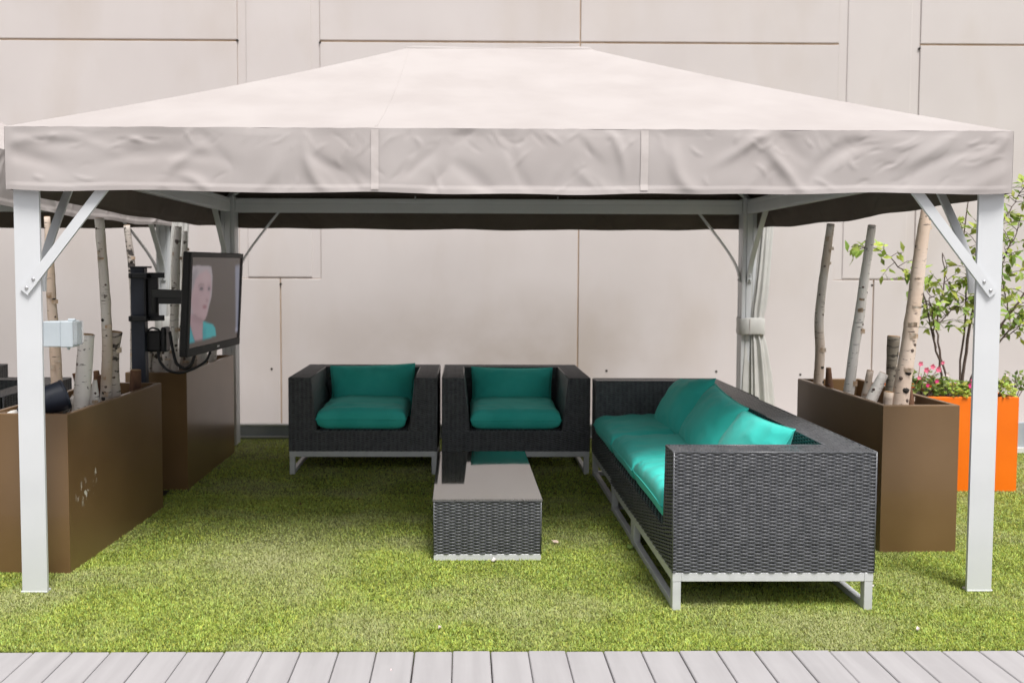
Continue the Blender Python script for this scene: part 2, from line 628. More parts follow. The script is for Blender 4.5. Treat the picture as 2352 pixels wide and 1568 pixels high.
tc[:, 2, 2] *= 1.2
ca.data.foreach_set('color', tc.reshape(-1))
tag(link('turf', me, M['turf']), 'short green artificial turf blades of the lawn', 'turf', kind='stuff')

deck = empty('deck')
tag(deck, kind='structure')
PW, PG = .1431, .0042
b = MB()
b.box((0, 0, -.014), (PW, 6.15, .028), .0035)
plank_me = b.mesh('plank')
plank_me.materials.append(M['deck'])
jx = at(1127, 1502, Y_DECK)[0] - .002
k0 = int((-4.6 - jx) / (PW + PG))
for k in range(k0, k0 + 62):
    o = bpy.data.objects.new('plank', plank_me)
    COL.objects.link(o)
    o.parent = deck
    o.location = (jx + (k + .5) * (PW + PG) + random.uniform(-.0012, .0012), Y_DECK - 3.075 + random.uniform(-.004, .001), .010 + random.uniform(-.0012, .0012))
b = MB()
for y in (-2.6, -1.6, -.6, .4, 1.4, 2.4, 3.08):
    b.box((0, y, -.071), (9.2, .045, .10), .002)
b.build('joist', M['stem'], deck)

# ------------------------------------------------------------------ concrete wall
wall = empty('concrete_wall', (0, Y_WALL, 0))
tag(wall, 'tall beige precast concrete wall with tan joints behind the cabanas', 'wall')
J0, JP = at(645, 800, Y_WALL)[0], (at(2003, 800, Y_WALL)[0] - at(645, 800, Y_WALL)[0]) / 2
ZJ, ZP, ZT, Z0 = at(1100, 96.5, Y_WALL)[2], at(640, 640, Y_WALL)[2], 7.6, -.16
HW = .408
b = MB()
b.box((0, .128, (ZT + Z0) / 2), (40, .22, ZT - Z0), 0)
b.build('joint_backing', M['caulk'], wall)
gp = .0055
for k in range(-5, 6):
    xa, xb = J0 + k * JP, J0 + (k + 1) * JP
    pil_left = (k % 2 == 0)
    hw = HW
    zb = Z0
    if pil_left:
        lo = [(xa + gp, zb), (xb - gp, zb), (xb - gp, ZJ - .009), (xa + hw, ZJ - .009), (xa + hw, ZP), (xa + gp, ZP)]
        up = [(xa + hw, ZJ + .009), (xb - gp, ZJ + .009), (xb - gp, ZT), (xa + hw, ZT)]
    else:
        lo = [(xa + gp, zb), (xb - gp, zb), (xb - gp, ZP), (xb - hw, ZP), (xb - hw, ZJ - .009), (xa + gp, ZJ - .009)]
        up = [(xa + gp, ZJ + .009), (xb - hw, ZJ + .009), (xb - hw, ZT), (xa + gp, ZT)]
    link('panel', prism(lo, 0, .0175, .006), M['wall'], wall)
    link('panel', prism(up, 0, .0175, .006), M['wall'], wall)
    if pil_left:
        b = MB()
        b.box((xa, .0145, (ZP + .006 + ZT) / 2), (hw * 2 - .007, .006, ZT - ZP - .006), .001)
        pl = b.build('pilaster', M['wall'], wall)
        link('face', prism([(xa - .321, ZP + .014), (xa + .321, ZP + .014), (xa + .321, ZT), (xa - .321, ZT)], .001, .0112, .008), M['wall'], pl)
for (u, v) in ((624, 847), (1393, 851), (1645, 853), (645, 652), (2003, 655), (545, 93), (735, 98), (2112, 112), (1838, 860)):
    P = at(u, v, Y_WALL)
    b = MB()
    b.tube([(P[0], -.003, P[2]), (P[0], .02, P[2])], [.012, .011], 8)
    b.build('anchor_hole', M['dark'], wall)
curb = empty('edge_curb', (0, Y_CURB, 0))
tag(curb, 'low blue-grey metal curb with white edges closing the turf behind the armchairs', 'curb')
MB().box((-3.0, .016, .060), (14.2, .03, .085), .003).build('flashing', M['flash'], curb)
MB().box((-3.0, .010, .114), (14.2, .05, .016), .003).build('cap_strip', M['flash_w'], curb)
MB().box((-3.0, .008, .009), (14.2, .045, .016), .003).build('foot_strip', M['flash_w'], curb)
curb2 = empty('edge_curb', (0, 6.66, 0))
tag(curb2, 'taller blue-grey metal curb standing just behind the orange planter', 'curb')
MB().box((7.1, .016, .150), (5.6, .03, .20), .003).build('flashing', M['flash'], curb2)
MB().box((7.1, .010, .024), (5.6, .05, .048), .003).build('foot_strip', M['flash_w'], curb2)

# ------------------------------------------------------------------ added unseen building behind the viewpoint: blocks low sky, deepens canopy shade
sky_blocker = empty('added_sky_blocker', (0, -10, 0))
tag(sky_blocker, 'added dark brick building with bronze windows, unseen, blocking the low sky', 'building')
MB().box((0, -2, 1.72), (60, 4, 3.76), .02).build('wall', M['brick'], sky_blocker)
MB().box((0, .02, 3.66), (60.2, .5, .16), .02).build('parapet', M['flash'], sky_blocker)
wm_ = MB().box((0, .01, 0), (1.5, .06, 1.8), .01).mesh('window')
wm_.materials.append(M['bronze'])
gm_ = MB().box((0, .045, 0), (1.34, .012, 1.64), .004).mesh('pane')
gm_.materials.append(M['screen_off'])
for k in range(-9, 10):
    for z in (1.55,):
        o = link('window', wm_, None, sky_blocker)
        o.location = (k * 3.1, 0, z)
        link('pane', gm_, None, o)

# ------------------------------------------------------------------ cabana (canopy tent)
XL, XR, YF, YB = -1.965, 2.401, 3.812, 6.989
ZV0, ZV1, ZRG, YRG = 1.842, 2.118, 2.912, 5.40
VX0, VX1, VY0, VY1 = XL - .068, XR + .064, YF - .094, YB + .075
RX0, RX1 = -.353, .798


def fold(s, h, L_, seed, amp=1.0):
    """creases of a hanging strip: many single soft folds; s along (m), h 0 top .. 1 bottom"""
    g_ = np.random.default_rng(seed * 31 + 5)
    z = -h * .276
    d = .006 * perlin(s * 2.2, z * 6 + 3, seed)

    def crease(s0, z0_, th, l_, w_, a_, bend):
        x = (s - s0) * math.cos(th) + (z - z0_) * math.sin(th)
        y = -(s - s0) * math.sin(th) + (z - z0_) * math.cos(th) + bend * x * x / l_
        pr = np.exp(-(y / w_) ** 2) * (1 - .45 * np.tanh(y / w_))
        return a_ * pr * np.exp(-(np.abs(x) / l_) ** 3)

    per_m = L_
    for k in range(int(34 * per_m)):          # small creases
        s0 = g_.uniform(0, L_)
        q = s0 / L_
        th = g_.choice([-1, 1]) * g_.uniform(.5, 1.25)
        if q < .16:
            th = g_.uniform(-.35, .45)
        elif q > .84:
            th = g_.uniform(.15, .95)
        top = g_.random() < .45
        z0_ = g_.uniform(-.09, -.015) if top else g_.uniform(-.262, -.04)
        d = d + crease(s0, z0_, th, g_.uniform(.018, .055), g_.uniform(.005, .010), g_.uniform(-.0036, .0044), g_.uniform(-.3, .3))
    for k in range(int(9 * per_m)):           # long soft folds
        s0 = g_.uniform(0, L_)
        q = s0 / L_
        th = g_.choice([-1, 1]) * g_.uniform(.55, 1.2)
        l_, w_, a_ = g_.uniform(.07, .17), g_.uniform(.016, .030), g_.uniform(-.009, .010)
        if q < .16:
            th, l_ = g_.uniform(-.30, .35), g_.uniform(.14, .32)
        elif q > .80:
            th, l_, a_ = g_.uniform(.35, .85), g_.uniform(.14, .30), a_ * 1.35
        d = d + crease(s0, g_.uniform(-.24, -.03), th, l_, w_ * 1.15, a_, g_.uniform(-.35, .35))
    env = np.clip(h * 9, 0, 1) * np.clip((1 - h) * 7 + .25, 0, 1)
    return 1.15 * amp * d * env


def valance(a, b_, out, seed, dz0=0.0, sag=.012, inset=0.0):
    """strip from point a to b_ (xy), facing out"""
    a, b_, out = map(lambda q: np.asarray(q, float), (a, b_, out))
    L_ = np.linalg.norm(b_ - a)
    ns, nh = int(L_ / .010), 36
    S, Hh = np.meshgrid(np.linspace(0, L_, ns), np.linspace(0, 1, nh), indexing='ij')
    d = fold(S, Hh, L_, seed)
    hem = np.where(Hh > .90, .0042, 0.0) + .004 * np.sin(S * 3.1 + seed) * Hh
    end = np.minimum(1, np.minimum(S, L_ - S) / .05)
    dd = d + hem
    dd = np.where(dd < 0, -.013 * np.tanh(-dd / .013), dd)
    D = dd * end + .003 - inset
    xy = a + (b_ - a) * (S / L_)[..., None] + out * D[..., None]
    z = ZV1 + (ZV0 - ZV1) * Hh
    z += -.010 * perlin(S * 2.2, S * 0 + seed, 11) * np.clip(Hh * 2 - 1, 0, 1) * end
    z += .003 * perlin(S * 9, S * 0 + 2.5, seed) * (1 - Hh) * end - sag * np.sin(np.pi * S / L_) * Hh + dz0 * Hh
    P = np.concatenate([xy, z[..., None]], -1)
    if np.cross(np.append(b_ - a, 0), (0, 0, -1))[:2] @ out < 0:
        P = P[::-1]
    return grid_mesh('valance', P)


def make_cabana():
    root = empty('cabana', ((XL + XR) / 2, YF, 0))
    ox, oy = root.location.x, root.location.y
    A = [(VX0, VY0), (VX1, VY0), (VX1, VY1), (VX0, VY1)]
    # roof: four sagging panels
    def roof(c0, c1, r0, r1, n=80, m_=36, seed=0):
        s_, t_ = np.meshgrid(np.linspace(0, 1, n), np.linspace(0, 1, m_), indexing='ij')
        e = np.array(c0)[None, None] * (1 - s_)[..., None] + np.array(c1)[None, None] * s_[..., None]
        r_ = np.array(r0)[None, None] * (1 - s_)[..., None] + np.array(r1)[None, None] * s_[..., None]
        P = e * (1 - t_)[..., None] + r_ * t_[..., None]
        inn = np.sin(np.pi * np.clip(s_, 0, 1)) ** .6
        P[..., 2] -= .045 * np.sin(np.pi * t_) * (.45 + .55 * inn)
        env = np.sin(np.pi * t_) * inn
        P[..., 2] += .006 * perlin(P[..., 0] * 1.6 + seed, P[..., 1] * 1.2, 8) * env
        P[..., 2] += .006 * inn * (1 - t_) * np.clip(t_ * 8, 0, 1) * perlin(s_ * 30, t_ * 5, 9 + seed)
        return P
    z0, z1 = ZV1, ZRG
    c = [(x - ox, y - oy, z0) for x, y in A]
    ra, rb = (RX0 - ox, YRG - oy, z1), (RX1 - ox, YRG - oy, z1)
    for q in ((c[0], c[1], ra, rb), (c[2], c[3], rb, ra), (c[1], c[2], rb, rb), (c[3], c[0], ra, ra)):
        P = roof(*q, seed=random.randint(0, 9))
        if q[0] is c[0]:
            PF = P
        rp_ = link('roof_panel', grid_mesh('roof_panel', P), M['fabric'], root, True)
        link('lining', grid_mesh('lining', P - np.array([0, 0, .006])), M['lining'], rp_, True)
    # ridge cap with rounded ends, hip welts
    b = MB()
    b.tube([(RX0 - ox - .05, YRG - oy, z1 - .030), (RX0 - ox - .01, YRG - oy, z1 - .012), (RX0 - ox + .05, YRG - oy, z1 - .012), (0, YRG - oy, z1 - .018),
            (RX1 - ox - .05, YRG - oy, z1 - .012), (RX1 - ox + .01, YRG - oy, z1 - .012), (RX1 - ox + .05, YRG - oy, z1 - .030)],
           [.004, .02, .024, .018, .024, .02, .004], 10)
    b.build('ridge_cap', M['fabric'], root, True)
    # valances
    me_f = valance((VX0 - ox, VY0 - oy), (VX1 - ox, VY0 - oy), (0, -1), 1)
    vf = link('valance', me_f, M['fabric'], root, True)
    vs_ = [(vf, ((VX0 - ox, VY0 - oy), (VX1 - ox, VY0 - oy), (0, -1), 1), {})]
    for args, kw in ((((VX1 - ox, VY0 - oy), (VX1 - ox, VY1 - oy), (1, 0), 2), dict(sag=.03)),
                     (((VX1 - ox, VY1 - oy), (VX0 - ox, VY1 - oy), (0, 1), 3), dict(dz0=-.01)),
                     (((VX0 - ox, VY1 - oy), (VX0 - ox, VY0 - oy), (-1, 0), 4), dict(sag=.03))):
        vs_.append((link('valance', valance(*args, **kw), M['fabric'], root, True), args, kw))
    for vo, args, kw in vs_:
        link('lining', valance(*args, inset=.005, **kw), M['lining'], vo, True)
    for xs_ in (-.396, .807):
        n = 26
        hh = np.linspace(0.02, .985, n)
        co = np.array([v_.co for v_ in me_f.vertices])
        pts = []
        for h_ in hh:
            zz = ZV1 + (ZV0 - ZV1) * h_
            row = []
            for dxx in (-.017, -.006, .006, .017):
                k = np.argmin((co[:, 0] - (xs_ - ox + dxx)) ** 2 + (co[:, 2] - zz) ** 2)
                row.append((xs_ - ox + dxx, co[k, 1] - .0035, zz))
            pts.append(row)
        link('seam_strip', grid_mesh('seam_strip', np.array(pts)), M['seam'], vf, True)
    # thin welted seams running up the roof to the ridge
    for xs_, s1_ in ((-.396, 0.0),):
        s0_ = (xs_ - VX0) / (VX1 - VX0)
        path = []
        for t_ in np.linspace(.02, .97, 24):
            xw = xs_ * (1 - t_) + (RX1 if s1_ else RX0) * t_
            xl, xr = VX0 * (1 - t_) + RX0 * t_, VX1 * (1 - t_) + RX1 * t_
            fs, ft = np.clip((xw - xl) / (xr - xl), 0, 1) * (PF.shape[0] - 1), t_ * (PF.shape[1] - 1)
            i_, j_ = min(int(fs), PF.shape[0] - 2), min(int(ft), PF.shape[1] - 2)
            a_, b_ = fs - i_, ft - j_
            path.append(PF[i_, j_] * (1 - a_) * (1 - b_) + PF[i_ + 1, j_] * a_ * (1 - b_) + PF[i_, j_ + 1] * (1 - a_) * b_ + PF[i_ + 1, j_ + 1] * a_ * b_ + np.array([0, 0, .0008]))
        MB().sweep(path, (1, 0, 0), .010, .0014).build('roof_seam', M['fabric'], root)
    # posts with grooved inner faces
    PWD = .114
    for ix, X in enumerate((XL, XR)):
        for iy, Y in enumerate((YF, YB)):
            sx, sy = (1 if ix == 0 else -1), (1 if iy == 0 else -1)
            h_ = PWD / 2
            gx = [-.030, -.024, .024, .030]
            side = []
            poly = [(-h_, -h_), (h_, -h_)]
            # inner x face at +h (grooved), inner y face at +h (grooved)
            poly += [(h_, -.031), (h_ - .008, -.029), (h_ - .008, -.023), (h_, -.021), (h_, .021), (h_ - .008, .023), (h_ - .008, .029), (h_, .031), (h_, h_),
                     (.031, h_), (.029, h_ - .008), (.023, h_ - .008), (.021, h_), (-.021, h_), (-.023, h_ - .008), (-.029, h_ - .008), (-.031, h_), (-h_, h_)]
            if iy == 0:      # front posts: broad face plate with a narrow web behind
                poly = [(-h_, -h_), (h_, -h_), (h_, -h_ + .014), (.024, -h_ + .016), (.024, -.010), (-.024, -.010), (-.024, -h_ + .016), (-h_, -h_ + .014)]
            poly = [(x * sx, y * sy) for x, y in poly]
            nn = len(poly)
            ztop = 2.085
            V_ = [(x, y, .004) for x, y in poly] + [(x, y, ztop) for x, y in poly]
            F_ = [(i, (i + 1) % nn, (i + 1) % nn + nn, i + nn) for i in range(nn)] + [tuple(range(nn))[::-1], tuple(range(nn, 2 * nn))]
            b = MB().add(V_, F_)
            po = b.build('post', M['alu'], root)
            po.location = (X - ox, Y - oy, 0)
            pb = MB().box((-.004 * sx, -.038 * sy if iy == 0 else 0, .008), (PWD + .006, PWD * (.36 if iy == 0 else 1.1), .010), .002).build('base_plate', M['alu'], po)
            # two bent flat braces per post, each with bolts
            for ax in (0, 1):
                if ax == 0:      # along x
                    d_ = np.array([sx, 0, 0.])
                    o_ = np.array([0, -sy * (h_ + .007), 0]) if iy == 0 else np.array([0, -.02, 0])
                    wv = np.array([0, 0, 1.])
                else:
                    d_ = np.array([0, sy, 0.])
                    o_ = np.array([sx * (h_ + .007), 0, 0])
                    wv = np.array([0, 0, 1.])
                if ax == 0 and iy == 0:
                    pts = [(-.014, 1.385), (.05, 1.466), (.19, 1.645), (.30, 1.786), (.42, 1.94), (.50, 2.043)]
                else:
                    pts = [(.062, 1.385), (.066, 1.45), (.095, 1.53), (.155, 1.63), (.26, 1.77), (.42, 1.97), (.52, 2.075)]
                pts = np.array(pts)
                # smooth
                tt = np.linspace(0, len(pts) - 1, 26)
                sm = np.stack([np.interp(tt, range(len(pts)), pts[:, k]) for k in (0, 1)], 1)
                for _ in range(3):
                    sm[1:-1] = (sm[:-2] + sm[1:-1] * 2 + sm[2:]) / 4
                if ax == 0 and iy == 0:
                    pa = [d_ * q[0] + o_ + np.array([0, 0, q[1]]) for q in sm]
                    nrm = np.array([0, 1., 0])
                    # flat bar lying in the front plane: width in plane
                    T_ = pa[-1] - pa[0]
                    T_ /= np.linalg.norm(T_)
                    wv = np.cross(T_, nrm)
                    br = MB().sweep(pa, wv, .044, .014).build('brace', M['alu'], root)
                else:
                    o2 = np.array([0, 0, 0.]) if ax == 0 else np.array([0, 0, 0.])
                    pa = [d_ * q[0] + o2 + np.array([0, 0, q[1]]) for q in sm]
                    wv = np.cross(d_, (0, 0, 1))
                    br = MB().sweep(pa, wv, .040, .012).build('brace', M['alu'], root)
                br.location = po.location
                for q in (sm[0] + (sm[-1] - sm[0]) * .028, sm[0] + (sm[-1] - sm[0]) * .088):
                    if ax == 0 and iy == 0:
                        cc = d_ * q[0] + o_ + np.array([0, 0, q[1]])
                        nv = np.array([0, -1., 0])
                    else:
                        cc = d_ * (q[0] if q is None else .068) + np.array([0, 0, q[1]])
                        nv = d_
                    b = MB()
                    b.tube([cc, cc + nv * .009, cc + nv * .013], [.0085, .0085, .005], 10)
                    b.build('bolt', M['bolt'], br, True)
    # beams
    def beam(a, b_, inn):
        bb = MB()
        a, b_, inn = np.array(a, float), np.array(b_, float), np.array(inn, float)
        bb.bar(a + (0, 0, 2.015), b_ + (0, 0, 2.015), .046, .118)
        bb.bar(a + inn * .024 + (0, 0, 1.998), b_ + inn * .024 + (0, 0, 1.998), .008, .060, bev=.001)
        bb.bar(a + inn * .024 + (0, 0, 2.052), b_ + inn * .024 + (0, 0, 2.052), .008, .022, bev=.001)
        bb.bar(a + inn * .024 + (0, 0, 2.068), b_ + inn * .024 + (0, 0, 2.068), .006, .008, bev=.001)
        bb.build('beam', M['alu'], root)
    l, r_, f_, k_ = XL - ox, XR - ox, YF - oy, YB - oy
    beam((l + .058, f_, 0), (r_ - .058, f_, 0), (0, 1, 0))
    beam((l + .058, k_, 0), (r_ - .058, k_, 0), (0, -1, 0))
    beam((l, f_ + .058, 0), (l, k_ - .058, 0), (1, 0, 0))
    beam((r_, f_ + .058, 0), (r_, k_ - .058, 0), (-1, 0, 0))
    for q in ((c[0], ra), (c[1], rb), (c[2], rb), (c[3], ra)):
        a, e = np.array(q[0]), np.array(q[1])
        a = a + (e - a) * .035
        MB().bar(a - (0, 0, .062), e - (0, 0, .062), .035, .035).build('rafter', M['alu'], root)
    MB().bar(np.array(ra) - (0, 0, .062), np.array(rb) - (0, 0, .062), .035, .035).build('ridge_pole', M['alu'], root)
    for xh in (at(953, 450, 6.9)[0], at(1283, 450, 6.9)[0]):
        MB().tube([(xh - ox, k_ - .034, 2.060), (xh - ox, k_ - .034, 2.095)], .006, 8).build('hook', M['bolt'], root)
    return root


cab = make_cabana()
tag(cab, 'white topped cabana with taupe valance sheltering the teal seating and television', 'cabana')
NSH = -4.904
cab2 = copy_tree(cab)
cab2.location.x += NSH
tag(cab2, 'neighbouring cabana with its valance beside the first cabana, mostly cut off', 'cabana')


def make_curtain():
    root = empty('curtain', (XR, YB, 0))
    # levels: (z, centre x, half width, centre y, half depth)
    lv = [(1.945, .145, .060, -.02, .045), (1.80, .128, .064, -.02, .050), (1.55, .110, .066, -.02, .055), (1.30, .088, .070, -.02, .058),
          (1.15, .068, .070, -.02, .058), (1.07, .062, .066, -.02, .056), (.96, .062, .066, -.02, .056), (.88, .070, .078, -.02, .062),
          (.60, .088, .104, -.02, .070), (.30, .100, .120, -.02, .075), (.025, .104, .126, -.02, .078)]
    lv = np.array(lv)
    zz = np.linspace(1.945, .025, 60)
    I = lambda k: np.interp(-zz, -lv[:, 0], lv[:, k])
    cx, hx, cy, hy = I(1), I(2), I(3), I(4)
    n = 150
    th = np.linspace(0, 2 * np.pi, n)
    P = np.empty((len(zz), n, 3))
    for i, z in enumerate(zz):
        pin = 1 - .72 * math.exp(-((z - 1.015) / .10) ** 2)
        wob = .25 * math.sin(z * 2.3)
        rr = 1 + pin * (.20 * np.sin(9 * th + wob * 2) + .12 * np.sin(14 * th + 1 + z * .8) + .07 * np.sin(23 * th + z * 2))
        P[i, :, 0] = cx[i] + hx[i] * rr * np.cos(th)
        P[i, :, 1] = cy[i] + hy[i] * rr * np.sin(th)
        P[i, :, 2] = z
    link('drape', grid_mesh('drape', P), M['curtain'], root, True)
    # tie band round post and drape
    th = np.linspace(0, 2 * np.pi, 48)
    P = []
    for z, ex in ((1.085, .0), (1.075, .004), (1.02, .002), (.955, .004), (.945, .0)):
        x = np.sign(np.cos(th)) * np.abs(np.cos(th)) ** .55 * (.108 + ex) + .034 + .004 * np.sin(th * 5)
        y = np.sign(np.sin(th)) * np.abs(np.sin(th)) ** .55 * (.085 + ex) - .012
        P.append(np.stack([x, y, np.full_like(x, z) + .004 * np.sin(th * 3)], 1))
    tb = link('tie_band', grid_mesh('tie_band', np.array(P)), M['curtain'], root, True)
    MB().sweep([(-.001, -.1015, .95), (-.001, -.1015, 1.08)], (1, 0, 0), .006, .004).build('stitched_edge', M['seam'], tb)
    return root


cur = make_curtain()
tag(cur, 'pale grey curtain tied back to the rear post beside the teal sofa', 'curtain')
cur2 = copy_tree(cur)
cur2.location.x += NSH
tag(cur2, 'grey curtain tied to the neighbouring cabana post behind the television', 'curtain')


# ------------------------------------------------------------------ wicker furniture
def weave(o, u, v, W, H, rng_=None, pitch=.0079, seg=.0312, amp=.0042, ph=0):
    """woven strands on a rectangle: origin o, unit axes u (strand direction) and v; rng_(h) -> list of (x0, x1)"""
    o, u, v = (np.asarray(q, float) for q in (o, u, v))
    nrm = np.cross(u, v)
    rows = max(1, int(round(H / pitch)))
    pt = H / rows
    VV, FF, nb = [], [], 0
    for i in range(rows):
        h = (i + .5) * pt
        for (x0, x1) in (rng_(h) if rng_ else [(0, W)]):
            if x1 - x0 < .004:
                continue
            ns = max(2, int(math.ceil((x1 - x0) / (seg / 4))) + 1)
            x = np.linspace(x0, x1, ns)
            off = amp * np.clip(1.35 * np.cos(np.pi * x / seg + np.pi * (i % 2) + ph), -1, 1) + .0004 * rng.normal()
            hh = pt * .54
            base = o + x[:, None] * u
            a = base + (h - hh) * v + (off - .0020)[:, None] * nrm
            c = base + h * v + (off + .0014)[:, None] * nrm
            d = base + (h + hh) * v + (off - .0020)[:, None] * nrm
            VV.append(np.concatenate([a, c, d]))
            k = np.arange(ns - 1) + nb
            FF.append(np.stack([k, k + 1, k + 1 + ns, k + ns], 1))
            FF.append(np.stack([k + ns, k + 1 + ns, k + 1 + 2 * ns, k + 2 * ns], 1))
            nb += 3 * ns
    return (np.concatenate(VV), np.concatenate(FF)) if VV else (np.zeros((0, 3)), np.zeros((0, 4), int))


def weave_obj(name, panels, parent):
    VV, FF, nb = [], [], 0
    for (v_, f_) in panels:
        VV.append(v_)
        FF.append(f_ + nb)
        nb += len(v_)
    me = bpy.data.meshes.new(name)
    VV, FF = np.concatenate(VV), np.concatenate(FF)
    me.from_pydata(VV.tolist(), [], FF.tolist())
    o = link(name, me, M['wicker'], parent, True)
    o['kind'] = 'stuff'
    return o


ZF0, ZF1, ZS, ZTOP = .130, .170, .320, .702


def wicker_seat(name, W, D, la, ra, back=.15, at_=.155, ab=.20, runner='y', top_back=None):
    """local frame: x along the width 0..W, front at y=0, back at y=D"""
    root = empty(name)
    e = .004
    # metal frame
    t = .040
    fr = MB()
    fr.box((W / 2, t / 2, (ZF0 + ZF1) / 2), (W, t, ZF1 - ZF0), .002)
    fr.box((W / 2, D - t / 2, (ZF0 + ZF1) / 2), (W, t, ZF1 - ZF0), .002)
    fr.box((t / 2, D / 2, (ZF0 + ZF1) / 2), (t - .001, D - 2 * t, ZF1 - ZF0 - .001), .002)
    fr.box((W - t / 2, D / 2, (ZF0 + ZF1) / 2), (t - .001, D - 2 * t, ZF1 - ZF0 - .001), .002)
    fr.build('base_frame', M['alu_leg'], root)
    for x in (t / 2, W - t / 2):
        for y in (t / 2, D - t / 2):
            MB().box((x, y, ZF0 / 2), (t - .003, t - .003, ZF0), .002).build('leg', M['alu_leg'], root)
    if runner in ('y', 'xy'):
        for x in (t / 2, W - t / 2):
            MB().box((x, D / 2, .016), (t * .8, D - 2 * t + .003, .032), .002).build('runner', M['alu_leg'], root)
    if runner in ('x', 'xy'):
        for y in (t / 2, D - t / 2):
            MB().box((W / 2, y, .016), (W - 2 * t + .003, t * .8, .032), .002).build('runner', M['alu_leg'], root)
    # cores
    z0 = ZF1
    sb = MB()
    sb.box((W / 2, (D - back) / 2 + e / 2, (z0 + ZS) / 2), (W - 2 * e, D - back - e, ZS - z0), .002)
    seat = sb.build('seat_base', M['core'], root)
    bk = MB().box((W / 2, D - back / 2, (z0 + ZTOP) / 2), (W - 2 * e, back - 2 * e, ZTOP - z0 - 2 * e), .002).build('backrest', M['core'], root)
    lw = ab if la else 0
    rw = ab if ra else 0
    sl = (ab - at_) / (ZTOP - ZS)
    # seat front strands (full width, arms tapering above)
    weave_obj('woven_front', [weave((0, 0, z0), (1, 0, 0), (0, 0, 1), W, ZS - z0)], seat)
    # seat deck
    weave_obj('woven_deck', [weave((lw, .004, ZS + .001), (1, 0, 0), (0, 1, 0), W - lw - rw, D - back)], seat)
    # back: inner, top, outer
    weave_obj('woven_back', [weave((lw * .8, D - back, ZS), (1, 0, 0), (0, 0, 1), W - .8 * (lw + rw), ZTOP - ZS),
                             weave((0, D - back, ZTOP), (1, 0, 0), (0, 1, 0), W, back, amp=.0012),
                             weave((W, D, z0), (-1, 0, 0), (0, 0, 1), W, ZTOP - z0)], bk)
    for side, on in ((0, la), (1, ra)):
        xo = 0 if side == 0 else W
        sg = 1 if side == 0 else -1
        if on:
            poly = [(xo + sg * e, ZS), (xo + sg * (ab - e), ZS), (xo + sg * (at_ - e), ZTOP - e), (xo + sg * e, ZTOP - e)]
            am = link('arm', prism(poly, e, D - back - .001, 0), M['core'], root)
            def rg(h, sg=sg):
                wv = ab - sl * h
                return [(0, wv)] if sg == 1 else [(ab - wv, ab)]
            pn = []
            if side == 0:
                pn.append(weave((0, 0, ZS), (1, 0, 0), (0, 0, 1), ab, ZTOP - ZS, rg))
                pn.append(weave((0, 0, ZTOP), (1, 0, 0), (0, 1, 0), at_, D - back, amp=.0012))
            else:
                pn.append(weave((W - ab, 0, ZS), (1, 0, 0), (0, 0, 1), ab, ZTOP - ZS, rg))
                pn.append(weave((W - at_, 0, ZTOP), (1, 0, 0), (0, 1, 0), at_, D - back, amp=.0012))
            # inner sloping face
            vv = np.array([-sg * (ab - at_), 0, ZTOP - ZS])
            hh = np.linalg.norm(vv)
            vv /= hh
            if side == 0:
                pn.append(weave((ab, 0, ZS), (0, 1, 0), vv, D - back, hh))
            else:
                pn.append(weave((W - ab, D - back, ZS), (0, -1, 0), vv, D - back, hh))
            weave_obj('woven_arm', pn, am)
        # outer side
        if side == 0:
            sd = weave((0, D, z0), (0, -1, 0), (0, 0, 1), D, (ZTOP if on else ZS) - z0)
        else:
            sd = weave((W, 0, z0), (0, 1, 0), (0, 0, 1), D, (ZTOP if on else ZS) - z0)
        weave_obj('woven_side', [sd], root)
    # thin edge cords that finish the corners
    ed = MB()
    r_ = .0042
    L_ = ([(0, 0)] if la else []) + ([(W, 0)] if ra else [])
    for (x, y) in L_:
        ed.tube([(x, y, z0), (x, y, ZTOP)], r_, 6)
    for x in (0, W):
        ed.tube([(x, D, z0), (x, D, ZTOP)], r_, 6)
        if (x == 0 and la) or (x == W and ra):
            ed.tube([(x, 0, ZTOP), (x, D, ZTOP)], r_, 6)
    if la:
        ed.tube([(0, 0, ZTOP), (at_, 0, ZTOP)], r_, 6)
        ed.tube([(at_, 0, ZTOP), (ab, 0, ZS)], r_, 6)
        ed.tube([(at_, 0, ZTOP), (at_, D - back, ZTOP)], r_, 6)
    if ra:
        ed.tube([(W - at_, 0, ZTOP), (W, 0, ZTOP)], r_, 6)
        ed.tube([(W - at_, 0, ZTOP), (W - ab, 0, ZS)], r_, 6)
        ed.tube([(W - at_, 0, ZTOP), (W - at_, D - back, ZTOP)], r_, 6)
    ed.tube([(0, D, ZTOP), (W, D, ZTOP)], r_, 6)
    ed.tube([(lw and at_, D - back, ZTOP), (W - (rw and at_), D - back, ZTOP)], r_, 6)
    ed.build('edge_cord', M['wicker'], root, True)
    return root


